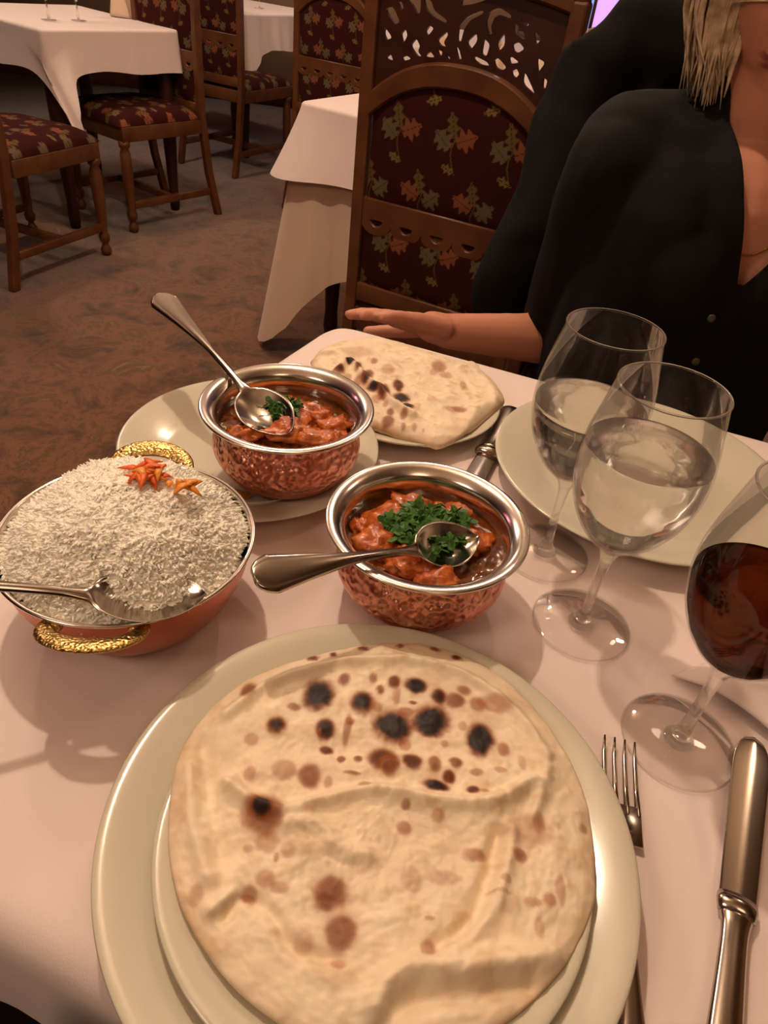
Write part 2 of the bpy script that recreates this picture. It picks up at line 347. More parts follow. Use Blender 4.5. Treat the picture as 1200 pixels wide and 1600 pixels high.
def make_chair():
    t = empty('dining_chair')
    for sx in (-1, 1):                                          # rear leg and back post in one piece
        x = sx * .203
        pts = [(x, -.075, 0), (x, -.03, .2), (x, 0, .45), (x, 0, .8), (x, 0, 1.085)]; V, F = [], []
        for px, py, pz in pts: V += [(px - .015, py - .017, pz), (px + .015, py - .017, pz), (px + .015, py + .017, pz), (px - .015, py + .017, pz)]
        for i in range(len(pts) - 1):
            for k in range(4): F.append((i * 4 + k, i * 4 + (k + 1) % 4, i * 4 + 4 + (k + 1) % 4, i * 4 + 4 + k))
        F += [(3, 2, 1, 0), (16, 17, 18, 19)]
        me = mesh_from(V, F, False); o = obj('back_post', me, M_wood, t)
        bv = o.modifiers.new('b', 'BEVEL'); bv.width = .005; bv.segments = 2
        obj('post_finial', lathe([(0, 1.118), (.009, 1.114), (.013, 1.105), (.009, 1.096), (.014, 1.09), (.015, 1.083), (0, 1.083)], 16, cx=x), M_wood, t)
        obj('leg', lathe([(0, 0), (.014, 0), (.021, .012), (.022, .025), (.014, .04), (.011, .05), (.020, .06), (.022, .08), (.015, .095), (.019, .14), (.024, .24), (.022, .33), (.016, .345), (.024, .355), (.024, .375), (.0, .375)], 18, cx=sx * .2, cy=.415), M_wood, t)
        obj('stretcher', bevbox(sx * .2 - .012, sx * .2 + .012, -.03, .40, .10, .13), M_wood, t)
    obj('stretcher', bevbox(-.19, .19, .18, .205, .10, .13), M_wood, t)
    obj('seat_rail', join([bevbox(-.222, .222, .398, .432, .372, .43), bevbox(-.222, -.19, .015, .40, .372, .43), bevbox(.19, .222, .015, .40, .372, .43), bevbox(-.19, .19, -.015, .02, .372, .43)]), M_wood, t)
    def seat(a, b):
        x = (a - .5) * .44; y = .012 + .43 * b; k = (1 - abs(2 * a - 1) ** 5) * (1 - abs(2 * b - 1) ** 5)
        return (x, y, .432 + .055 * k ** .5)
    V, F, c = fabric_grid(90, 90, seat, lambda a, b: (a * .44, b * .43)); obj('seat_cushion', mesh_from(V, F, True, c), M_fab, t)
    top = lambda u: arch(u, .848, .078)
    obj('back_panel', two_sided(.026, .394, lambda u: .678, top, 170, 120, .009, .006), M_fab, t)
    obj('lower_panel', two_sided(.026, .394, lambda u: .488, lambda u: .636, 170, 66, .008, .006), M_fab, t)
    us = [.018 + (.402 - .018) * i / 40 for i in range(41)]
    band = [(u - .21, top(u) - .003) for u in us] + [(u - .21, top(u) + .032) for u in reversed(us)]
    obj('arched_rail', mesh_or(shape2d(band, [], .036, .005)), M_wood, t)
    lo = [(u - .21, top(u) + .022) for u in us]; hi = [(u - .21, 1.072 + .022 * (1 - ((u - .21) / .2) ** 2)) for u in reversed(us)]
    obj('pierced_crest', mesh_or(shape2d(lo + hi, [[(x - .21, z + .004) for x, z in rounded(h)] for h in HOLES], .008)), M_wood_d, t)
    c0 = [(u - .21, 1.066 + .022 * (1 - ((u - .21) / .2) ** 2)) for u in us]; c1 = [(u - .21, 1.10 + .04 * (1 - ((u - .21) / .2) ** 2)) for u in reversed(us)]
    obj('top_rail', mesh_or(shape2d(c0 + c1, [], .034, .005)), M_wood, t)
    sca = [(-.19, .682), (.19, .682)]; nb = 5; wv = .38 / nb
    for k in range(nb):
        xr = .19 - k * wv
        for i in range(9):
            an = PI * i / 8; sca.append((xr - wv / 2 + wv / 2 * math.cos(an) * .98, .634 - .026 * math.sin(an)))
    holes = [[(xc + .017 * math.cos(a), .640 + (.015 * math.sin(a) if math.sin(a) < 0 else .002 * math.sin(a))) for a in [2 * PI * i / 16 for i in range(16)]] for xc in [-.19 + wv * (k + .5) for k in range(nb)]]
    obj('scalloped_rail', mesh_or(shape2d(sca, holes, .026, .003)), M_wood, t)
    obj('bottom_rail', bevbox(-.19, .19, -.015, .015, .445, .49, .004), M_wood, t)
    return t
def mesh_or(me):
    return me
CH = 'carved dining chairs around the neighbouring tables'
A = make_chair()
def place(o, loc, heading, label, group=CH):
    o.location = (loc[0], loc[1], 0); o.rotation_euler = (0, 0, R(heading - 90)); tag(o, label, 'chair', group)
place(A, (.043, 1.605), 66, 'carved wooden chair seen from behind, nearest, beside the woman in black')
place(dup(A), (-1.62, 2.58), 70, 'wooden chair at the lower left, its back cut by the left photo edge')
place(dup(A), (-1.22, 3.67), 236, 'wooden chair at the right end of the left white table')
place(dup(A), (-1.24, 4.45), 64, 'wooden chair in deep shadow in front of the small far table')
place(dup(A), (-.50, 3.82), 62, 'dark leaf-patterned chair behind the table with the long cream cloth')
CF = dup(A); CF.scale = (1, 1, .95); place(CF, (.415, 1.245), 254, 'wooden chair under the black coat, behind the seated woman')
place(dup(A), (-2.5, 3.95), 300, 'wooden chair at the far side of the left white table')

# ------------------------------------------------------------------ tables and cloths
def table(label, corners, z, inset=.03, group=None):
    cx = sum(c[0] for c in corners) / 4; cy = sum(c[1] for c in corners) / 4
    t = empty('dining_table', (cx, cy, 0)); tag(t, label, 'table', group)
    ins = [(cx + (x - cx) * (1 - inset), cy + (y - cy) * (1 - inset)) for x, y in corners]
    V = [(x - cx, y - cy, zz) for zz in (z - .035, z - .003) for x, y in ins]
    obj('tabletop', mesh_from(V, [(3, 2, 1, 0), (4, 5, 6, 7)] + [(k, (k + 1) % 4, 4 + (k + 1) % 4, 4 + k) for k in range(4)], False), M_wood_d, t)
    for x, y in ins:
        lx, ly = (x - cx) * .86, (y - cy) * .86
        obj('leg', lathe([(0, 0), (.02, 0), (.026, .05), (.022, .1), (.03, .3), (.033, z - .1), (.033, z - .04), (0, z - .04)], 14, cx=lx, cy=ly), M_wood_d, t)
    return t
def cloth(name, corners, z, drop, m, rc=.03, re=.012, flare=.06, amp=.012, waves=34, corner_drop=.0, corner_out=.04, corner_w=.09, corner_shift=(0, 0), seed=1, rows=16, floorz=None, parent=None):
    """corners counter-clockwise; a sheet that rolls over the table edge and hangs"""
    c = [np.array(p, float) for p in corners]; per = []
    if sum(c[i - 1][0] * c[i][1] - c[i][0] * c[i - 1][1] for i in range(4)) < 0: c = c[::-1]
    for i in range(4):
        a, b, d = c[i - 1], c[i], c[(i + 1) % 4]; ta = (b - a) / np.linalg.norm(b - a); tb = (d - b) / np.linalg.norm(d - b)
        p0 = b - ta * rc; p1 = b + tb * rc; na = np.array([ta[1], -ta[0]]); nb_ = np.array([tb[1], -tb[0]]); L = np.linalg.norm(d - b) - 2 * rc
        for k in range(9):
            t = k / 8; n = na * (1 - t) + nb_ * t; n /= np.linalg.norm(n)
            per.append(((1 - t) ** 2 * p0 + 2 * t * (1 - t) * b + t * t * p1, n, math.exp(-((t - .5) * 2) ** 2 * .3), i))
        nn = 46
        for k in range(1, nn):
            t = k / nn; dd = min(t, 1 - t) * L; per.append((p1 + tb * L * t, nb_, math.exp(-(dd / corner_w) ** 1.5) * .74, i))
    N = len(per)
    if isinstance(corner_drop, (list, tuple)): cdl = [corner_drop[min(range(4), key=lambda q: np.linalg.norm(np.array(corners[q]) - p))] for p, n_, ck_, i_ in per]
    cen = sum(c) / 4; V = []; random.seed(seed); ph = [random.uniform(0, 6.28) for _ in range(6)]
    for s in np.linspace(0, 1, 14)[1:]:
        for p, n, ck, i in per:
            q = cen + (p - n * re - cen) * s; V.append((q[0], q[1], z + .0004 * fbm(q[0] * 9 + seed, q[1] * 9)))
    nr = 13
    for k in range(1, 5):
        a = PI / 2 * k / 4
        for p, n, ck, i in per:
            q = p - n * re + n * re * math.sin(a); V.append((q[0], q[1], z - re * (1 - math.cos(a)))); 
        nr += 1
    for k in range(1, rows + 1):
        t = k / rows
        for idx, (p, n, ck, i) in enumerate(per):
            al = idx / N * 2 * PI; wv = math.sin(al * waves + ph[0] + 1.5 * math.sin(al * 5 + ph[1])) * .6 + math.sin(al * waves * .43 + ph[2]) * .6
            cd = corner_drop if not isinstance(corner_drop, (list, tuple)) else cdl[idx]; dr = drop + cd * (ck ** 2.6 if cd > .28 else ck) + .008 * math.sin(al * 7 + ph[3]); off = (flare * t ** 1.3 + amp * wv * t * (1 - .6 * ck)) + corner_out * ck * t
            zz = z - re - (dr - re) * t
            if floorz is not None and zz < floorz: off += (floorz - zz) * .8; zz = floorz + .001 * (k % 3)
            q = p + n * off
            if cd > .28: q = q + np.array(corner_shift) * max(0, t - .35) / .65 * ck ** 1.5
            V.append((q[0], q[1], zz))
        nr += 1
    F = [tuple(range(N))]
    for r in range(nr - 1):
        for k in range(N):
            j = (k + 1) % N; F.append((r * N + k, r * N + j, (r + 1) * N + j, (r + 1) * N + k)[::-1])
    F[0] = F[0][::-1] if False else F[0]
    o = obj(name, mesh_from(V, F), m, parent)
    return o
TAB = [(-.095, .855), (-.372, .19), (.52, -.10), (.80, .565)]
table('dark wooden table laid with the meal, mostly under its white cloth', TAB, T0 - .001, .10)
tag(cloth('tablecloth', TAB, T0, .24, M_cloth, rc=.042, re=.022, flare=.03, corner_drop=.10, seed=3), 'white tablecloth under the plates and glasses of the meal', 'tablecloth')
LT = [(-1.515, 3.10), (-1.14, 3.61), (-1.79, 4.09), (-2.18, 3.55)][::-1]
table('dark table at the upper left under a short white cloth', LT, .75, .02)
tag(cloth('tablecloth', LT, .752, .15, M_cloth, rc=.02, flare=.015, corner_drop=[.05, .05, .02, .285], corner_out=.0, corner_w=.075, corner_shift=(.15, -.05), amp=.002, seed=5), 'white cloth on the upper left table with one long hanging corner', 'tablecloth')
MT = [(-.395, 2.30), (.40, 3.80), (1.12, 3.40), (.33, 1.90)]
table('table behind the nearest carved chair, hidden by two layers of cloth', MT, .75, .02)
tag(cloth('tablecloth', MT, .748, .45, M_cloth_under, rc=.03, flare=.03, amp=.022, waves=30, corner_out=.10, corner_drop=.27, seed=8, rows=22), 'long cream undercloth of the table behind the carved chair', 'tablecloth')
tag(cloth('tablecloth', MT, .754, .19, M_cloth, rc=.03, flare=.04, amp=.006, waves=12, corner_out=.05, corner_drop=.0, seed=9), 'short white top cloth of the table behind the carved chair', 'tablecloth')
tag(cloth('tablecloth', [(-.42, 4.22), (1.7, 3.98), (1.9, 5.2), (-.25, 5.6)], .752, .2, M_cloth, seed=15), 'white cloth on the long table at the back, glimpsed through the pierced chair back', 'tablecloth')
table('long table at the back under a white cloth', [(-.42, 4.22), (1.7, 3.98), (1.9, 5.2), (-.25, 5.6)], .75, .02)
BT = [(-1.12, 4.72), (-.72, 5.4), (-1.45, 5.8), (-1.85, 5.1)][::-1]
table('small far table in the upper middle behind the shadowed chair', BT, .75, .02)
tag(cloth('tablecloth', BT, .752, .18, M_cloth, rc=.02, flare=.02, corner_drop=.13, seed=12), 'white cloth on the small far table at the top edge', 'tablecloth')

# blisters, outline and folds of the two breads, in mm
NAAN_SPOTS= [(-48.0, 69.0, 8.1, 10.0, 1), (-89.0, 66.0, 4.0, 6.1, 0.6), (-68.0, 44.0, 5.1, 5.1, 0.9), (-41.0, 46.0, 5.1, 6.1, 0.9), (-22.0, 67.0, 6.1, 7.0, 0.95), (-35.0, 82.0, 3.0, 4.1, 0.6), (-18.0, 86.0, 2.0, 3.0, 0.5), (-5.0, 85.0, 3.2, 4.0, 0.7), (-13.0, 78.0, 2.0, 3.0, 0.6), (8.0, 84.0, 6.1, 5.0, 0.95), (22.0, 78.0, 4.1, 5.0, 0.85), (32.0, 77.0, 5.1, 5.0, 0.6), (45.0, 76.0, 4.1, 5.1, 0.5), (-4.0, 54.0, 9.2, 10.0, 1), (18.0, 61.0, 9.2, 10.0, 1), (46.0, 53.0, 7.1, 10.0, 1), (56.0, 78.0, 9.1, 5.0, 0.4), (-8.0, 32.0, 7.1, 7.1, 0.8), (-4.0, 28.0, 5.0, 6.0, 0.6), (8.0, 32.0, 5.1, 5.1, 0.8), (20.0, 32.0, 3.2, 5.0, 0.55), (32.0, 35.0, 3.2, 3.0, 0.6), (21.0, 20.0, 6.1, 3.0, 0.95), (41.0, 20.0, 3.2, 2.0, 0.8), (28.0, 26.0, 3.0, 3.0, 0.7), (-45.0, 17.0, 5.1, 6.1, 0.6), (-59.0, 18.0, 5.1, 5.1, 0.35), (-76.0, 14.0, 3.0, 3.2, 0.35), (-39.0, 34.0, 3.2, 2.2, 0.75), (-29.0, 48.0, 2.0, 8.1, 0.5), (-61.0, 58.0, 3.2, 2.2, 0.5), (-65.0, -7.0, 9.1, 9.2, 0.6), (-66.0, -5.0, 5.1, 5.1, 0.95), (-60.0, -20.0, 5.1, 4.1, 0.35), (-68.0, -24.0, 2.2, 2.0, 0.35), (6.0, -4.0, 3.2, 3.0, 0.45), (23.0, 4.0, 3.0, 3.0, 0.4), (6.0, 7.0, 2.2, 2.0, 0.5), (42.0, -13.0, 5.1, 3.0, 0.45), (-26.0, -40.0, 7.1, 7.1, 0.65), (-19.0, -55.0, 6.0, 7.1, 0.6), (-19.0, -68.0, 3.2, 2.2, 0.35), (-50.0, -40.0, 4.1, 2.2, 0.35), (-57.0, -37.0, 4.0, 3.2, 0.4), (-54.0, -27.0, 1.0, 2.0, 0.4), (-63.0, -44.0, 3.0, 3.0, 0.4), (20.0, -57.0, 3.0, 3.0, 0.4), (20.0, -45.0, 2.2, 1.0, 0.4), (71.0, -43.0, 2.0, 4.1, 0.3), (64.0, -10.0, 3.2, 3.0, 0.5), (77.0, -30.0, 3.0, 3.0, 0.45), (56.0, -24.0, 2.2, 2.0, 0.35), (69.0, 3.0, 11.2, 6.1, 0.22), (75.0, 7.0, 3.0, 5.0, 0.35), (99.0, 9.0, 2.0, 2.2, 0.4), (83.0, -24.0, 2.0, 6.1, 0.3), (69.0, -32.0, 4.0, 2.0, 0.35), (11.0, -28.0, 4.0, 5.0, 0.2), (27.0, -26.0, 6.0, 3.2, 0.2), (-49.0, -23.0, 3.2, 3.2, 0.25), (-87.0, -47.0, 3.0, 4.1, 0.3), (-35.0, -61.0, 4.0, 4.1, 0.2), (-80.0, 35.0, 3.2, 3.2, 0.35), (59.0, 48.0, 3.2, 4.0, 0.5), (7.0, 72.0, 2.2, 1.0, 0.6), (37.0, 86.0, 4.0, 3.0, 0.5), (43.0, 30.0, 3.2, 2.0, 0.45), (56.0, 33.0, 3.2, 2.0, 0.35), (-16.0, 15.0, 3.0, 2.0, 0.4), (-30.0, 29.0, 2.0, 2.2, 0.6), (-23.0, 21.0, 4.1, 1.0, 0.5), (-56.0, 98.0, 3.0, 2.2, 0.7), (-44.0, 102.0, 2.0, 2.0, 0.7), (-26.0, 110.0, 3.0, 2.0, 0.6), (-3.0, 116.0, 2.0, 2.2, 0.6), (19.0, 117.0, 3.2, 2.0, 0.6), (33.0, 112.0, 3.2, 2.0, 0.8), (3.0, 65.0, 4.0, 3.0, 0.5), (-3.0, 76.0, 2.0, 6.0, 0.4), (-28.0, 53.0, 2.2, 2.0, 0.5), (-14.0, 66.0, 3.0, 3.2, 0.4), (4.0, 44.0, 3.0, 3.2, 0.4), (-21.0, 30.0, 2.0, 2.0, 0.6), (-44.0, 43.0, 1.0, 2.0, 0.5), (53.0, -30.0, 5.1, 1.0, 0.25), (-64.0, -45.0, 3.0, 1.0, 0.35), (26.0, 47.0, 2.0, 2.0, 0.4), (36.0, 60.0, 2.0, 3.0, 0.35), (47.0, 20.0, 2.2, 1.0, 0.4), (69.0, 41.0, 2.0, 4.0, 0.25), (-35.0, 15.0, 2.0, 3.0, 0.35)]
NAAN_EDGE= [(-15.0, 119.0), (14.0, 122.0), (42.0, 115.0), (66.0, 100.0), (85.0, 77.0), (97.0, 54.0), (103.0, 34.0), (105.0, 12.0), (103.0, -11.0), (100.0, -27.0), (88.0, -48.0), (71.0, -67.0), (51.0, -82.0), (28.0, -91.0), (3.0, -96.0), (-23.0, -96.0), (-44.0, -89.0), (-63.0, -79.0), (-79.0, -66.0), (-93.0, -51.0), (-104.0, -32.0), (-111.0, -12.0), (-116.0, 12.0), (-115.0, 33.0), (-107.0, 55.0), (-93.0, 76.0), (-72.0, 92.0), (-45.0, 107.0)]
NAAN_FOLDS= [([(-97.0, 48.0), (-75.0, 75.0), (-40.0, 94.0), (1.0, 102.0), (38.0, 97.0), (66.0, 76.0), (84.0, 49.0)], 3.8, 0.8), ([(-87.0, 7.0), (-59.0, -5.0), (-34.0, 5.0), (-9.0, 13.0), (21.0, 11.0), (52.0, 15.0), (74.0, 30.0)], 3.8, 1), ([(-71.0, 18.0), (-47.0, 24.0), (-10.0, 27.0), (32.0, 33.0), (63.0, 28.0)], 7.0, 0.6), ([(83.0, 40.0), (72.0, 10.0)], 3.8, 0.6), ([(54.0, 0.0), (48.0, -22.0), (38.0, -45.0), (23.0, -56.0)], 3.8, -0.9), ([(61.0, 1.0), (56.0, -21.0), (47.0, -42.0), (31.0, -56.0)], 3.8, 0.7), ([(-1.0, -82.0), (2.0, -73.0), (14.0, -65.0), (42.0, -62.0), (77.0, -53.0)], 5.4, 1), ([(2.0, -90.0), (11.0, -79.0), (42.0, -72.0), (65.0, -66.0)], 4.3, -0.8), ([(-71.0, -54.0), (-66.0, -46.0), (-52.0, -50.0), (-39.0, -64.0), (-19.0, -66.0)], 3.2, -0.7), ([(-78.0, -53.0), (-71.0, -46.0)], 2.7, 0.7), ([(-53.0, -11.0), (-36.0, -9.0), (-26.0, -18.0), (-11.0, -21.0)], 4.3, 0.8), ([(-105.0, 28.0), (-93.0, 1.0), (-80.0, -27.0)], 5.4, -0.7), ([(-108.0, 13.0), (-97.0, -17.0), (-84.0, -39.0)], 4.3, 0.6), ([(-52.0, 27.0), (5.0, 41.0), (37.0, 33.0)], 10.8, -0.25)]
NAAN2_SPOTS= [(-75.0, 7.0, 5.1, 6.1, 0.8), (-65.0, 27.0, 5.4, 5.0, 1), (-56.0, 20.0, 3.0, 11.0, 0.8), (-46.0, -4.0, 4.1, 14.0, 0.9), (-33.0, -21.0, 9.2, 6.1, 1), (-26.0, -26.0, 5.1, 14.0, 0.8), (-44.0, 8.0, 4.5, 9.1, 0.6), (-25.0, 22.0, 6.3, 11.0, 0.3), (-41.0, 39.0, 3.2, 6.0, 0.5), (-12.0, -6.0, 5.1, 9.0, 0.8), (-7.0, -30.0, 7.3, 10.0, 0.95), (0.0, -47.0, 6.1, 5.0, 0.95), (-17.0, -76.0, 5.1, 7.1, 0.6), (-32.0, -41.0, 4.1, 8.1, 0.4), (-16.0, -62.0, 3.0, 6.1, 0.6), (-3.0, -65.0, 3.0, 6.0, 0.55), (-2.0, -82.0, 2.0, 5.0, 0.5), (8.0, -81.0, 2.2, 5.0, 0.4), (29.0, 46.0, 7.3, 10.0, 0.5), (36.0, 28.0, 6.3, 6.0, 0.3), (55.0, 9.0, 3.2, 9.0, 0.4), (50.0, -39.0, 7.3, 4.0, 0.5), (42.0, -43.0, 5.1, 6.0, 0.25), (-92.0, 48.0, 7.3, 6.1, 0.25), (-61.0, 57.0, 14.6, 10.2, 0.2), (17.0, -85.0, 1.0, 3.0, 0.3), (-53.0, -11.0, 4.5, 9.1, 0.5), (-22.0, -49.0, 2.2, 4.0, 0.4), (-65.0, -4.0, 4.1, 8.1, 0.4), (24.0, 32.0, 4.1, 6.0, 0.3)]
NAAN2_EDGE= [(-109.0, 34.0), (-98.0, 75.0), (-60.0, 107.0), (-21.0, 109.0), (14.0, 94.0), (48.0, 79.0), (71.0, 80.0), (78.0, 64.0), (92.0, 37.0), (100.0, 7.0), (95.0, -10.0), (78.0, -38.0), (60.0, -71.0), (36.0, -97.0), (24.0, -98.0), (0.0, -93.0), (-25.0, -82.0), (-37.0, -79.0), (-61.0, -53.0), (-86.0, -11.0), (-103.0, 16.0)]
NAAN2_FOLDS= [([(-77.0, 4.0), (-66.0, 30.0), (-47.0, -4.0), (-30.0, -23.0), (-16.0, -45.0), (6.0, -64.0)], 4.8, 1.2), ([(35.0, -65.0), (22.0, -56.0), (4.0, -31.0), (-11.0, 6.0)], 9.0, -0.4), ([(4.0, -14.0), (30.0, -42.0), (47.0, -70.0)], 6.0, 0.5), ([(79.0, 30.0), (88.0, -9.0), (68.0, -36.0), (55.0, -84.0)], 6.6, 0.6), ([(-20.0, 85.0), (14.0, 68.0), (52.0, 53.0)], 5.4, 0.4)]
# ------------------------------------------------------------------ crockery
def plate(r, h, foot, label, loc, cat='plate', name='plate', group=None, tilt=(0, 0, 0)):
    ri = r * .66
    prof = [(0, .004), (ri * .9, .0045), (ri, .007), (ri + (r - ri) * .2, h * .55), (r * .93, h - .0012), (r - .002, h), (r, h - .001), (r - .001, h - .0035), (ri + (r - ri) * .2, h * .55 - .0045), (foot + .004, .003), (foot, 0), (foot - .004, .0), (foot - .005, .002), (0, .002)]
    # smooth the profile between its knots, keep poles
    o = obj(name, lathe(prof, 128), M_plate, None, loc, tilt); o.modifiers.new('s', 'SUBSURF').levels = 1; o.modifiers['s'].render_levels = 1
    return tag(o, label, cat, group)
plate(.137, .024, .085, 'large cream charger plate under the nearest bread plate', (.015, .187, T0 + .001), name='charger_plate')
plate(.110, .020, .065, 'smaller cream plate on the large charger, under the round naan', (.017, .181, T0 + .0075), name='bread_plate')
plate(.115, .020, .07, 'cream plate under the copper bowl at the back left', (-.126, .527, T0 + .001), name='dinner_plate')
plate(.137, .022, .085, 'empty cream plate behind the two wine glasses of water', (.232, .563, T0 + .001), name='dinner_plate')
plate(.098, .018, .06, 'plate under the folded far naan, mostly hidden', (.008, .652, T0 + .001), name='bread_plate')
tag(obj('sauce_smear', grid(28, 14, lambda a, b: (-.134 + .023 * (b + .04 * fbm(a * 3, 1)) * math.cos(2 * PI * a) , .4600 + .0075 * b * math.sin(2 * PI * a) * (1 + .25 * fbm(math.cos(2 * PI * a) * 2, 5)), T0 + .0094 + .0014 * (1 - b) + .0004 * fbm(a * 9, b * 5)), True), M_stain),
    'pale brown sauce smear on the back left plate beside the copper bowl', 'sauce', None, 'stuff')

# ------------------------------------------------------------------ naan breads
def naan(name, edge, spots, folds, loc, thick, sag, label, nr=150, na=420, seed=0, browning=.36):
    E_ = np.array([smooth_path([(*p,) for p in edge + edge[:1]], na + 1)])[0][:na] / 1000.0
    cen = E_.mean(0); X = np.empty((nr, na)); Y = np.empty((nr, na))
    ts = (np.arange(nr) + .0) / (nr - 1); ts = ts ** .85
    for i, t in enumerate(ts): X[i] = cen[0] + (E_[:, 0] - cen[0]) * t; Y[i] = cen[1] + (E_[:, 1] - cen[1]) * t
    T = np.repeat(ts[:, None], na, 1); Rm = np.hypot(X - cen[0], Y - cen[1])
    nz = np.empty_like(X); n2 = np.empty_like(X); n3 = np.empty_like(X)
    for i in range(nr):
        for j in range(na):
            x, y = X[i, j], Y[i, j]
            nz[i, j] = fbm(x * 26 + seed, y * 26, 2.0, 3); n2[i, j] = fbm(x * 80 + seed, y * 80, 5.0, 3); n3[i, j] = fbm(x * 240, y * 240 + seed, 7.0, 3)
    H = thick * np.sqrt(np.clip(1 - T ** 9, 0, 1)) + .0022 * nz * (1 - T ** 6) + .0010 * n2 + .00025 * n3 - sag * T ** 3
    for pts, wd, amp in folds:
        P = np.array(smooth_path(pts, 26)) / 1000 if len(pts) > 2 else np.array(pts) / 1000; best = np.full_like(X, 1e9)
        for a, b in zip(P[:-1], P[1:]):
            d = b - a; L2 = d @ d; t = np.clip(((X - a[0]) * d[0] + (Y - a[1]) * d[1]) / L2, 0, 1)
            best = np.minimum(best, np.hypot(X - a[0] - t * d[0], Y - a[1] - t * d[1]))
        H += .0056 * amp * np.exp(-(best / (wd / 1000)) ** 2)
    base = np.array(s2l((.925, .84, .72))); cream = np.array(s2l((.955, .89, .77))); tan = np.array(s2l((.80, .62, .42)))
    k = np.clip(.5 + nz * .9, 0, 1)[..., None]; col = base * (1 - k) + cream * k
    k = np.clip((n2 * .8 + nz * .5 - .12) * 2.0, 0, 1)[..., None] * browning; col = col * (1 - k) + tan * k
    k = (np.clip((T - .90) / .1, 0, 1) * np.clip(.45 + nz, 0, 1) * .55)[..., None]; col = col * (1 - k) + tan * k
    for sx, sy, r1, r2, dk in spots:
        d = np.hypot((X - sx / 1000) / (r1 / 1000 + 1e-5), (Y - sy / 1000) / (r2 / 1000 + 1e-5)) + .20 * n2 + .06 * n3
        m = 1 / (1 + np.exp((d - 1.15) * 9)); m2 = 1 / (1 + np.exp((d - .92) * 9))
        brown = np.array(s2l((.64, .34, .12))); burnt = np.array(s2l((.12, .045, .028)))
        a = (m * min(1, dk * 1.25 + .1))[..., None]; col = col * (1 - a) + brown * a
        a = (m2 * max(0, (dk - .42) / .5))[..., None]; a = np.clip(a, 0, 1); col = col * (1 - a) + burnt * a
        H += .0011 * dk * np.exp(-(d / .9) ** 2)
    V = [(cen[0], cen[1], float(H[0].mean()))]; cols = [col[0].mean(0)]
    Vg = np.stack([X[1:], Y[1:], H[1:]], -1).reshape(-1, 3); V += [tuple(v) for v in Vg]; cols += list(col[1:].reshape(-1, 3))
    F = [(0, 1 + j, 1 + (j + 1) % na) for j in range(na)]
    for i in range(nr - 2):
        for j in range(na):
            q = (j + 1) % na; F.append((1 + i * na + j, 1 + (i + 1) * na + j, 1 + (i + 1) * na + q, 1 + i * na + q))
    off = len(V); last = 1 + (nr - 2) * na                         # rounded rim and a flat underside
    edge_z = H[-1]
    for s, dz in ((.995, -.0022), (.975, -.004), (.90, -.0045)):
        for j in range(na):
            V.append((cen[0] + (E_[j, 0] - cen[0]) * s, cen[1] + (E_[j, 1] - cen[1]) * s, float(edge_z[j]) + dz)); cols.append(base)
    rows = [last, off, off + na, off + 2 * na]
    for a, b in zip(rows, rows[1:]):
        for j in range(na): q = (j + 1) % na; F.append((a + j, b + j, b + q, a + q))
    F.append(tuple(range(off + 2 * na, off + 3 * na))[::-1])
    o = obj(name, mesh_from(V, F, True, np.array(cols)), M_naan, None, loc); return tag(o, label, 'bread')
naan('naan_bread', NAAN_EDGE, NAAN_SPOTS, NAAN_FOLDS, (.024, .185, T0 + .0285), .0055, .001, 'large round blistered naan with black char spots, on the nearest plate', seed=1)
naan('naan_bread', NAAN2_EDGE, NAAN2_SPOTS, NAAN2_FOLDS, (.010, .655, T0 + .020), .0085, .0015, 'folded naan with a charred crease, on the far plate beyond the copper bowls', nr=90, na=300, seed=9, browning=.45)

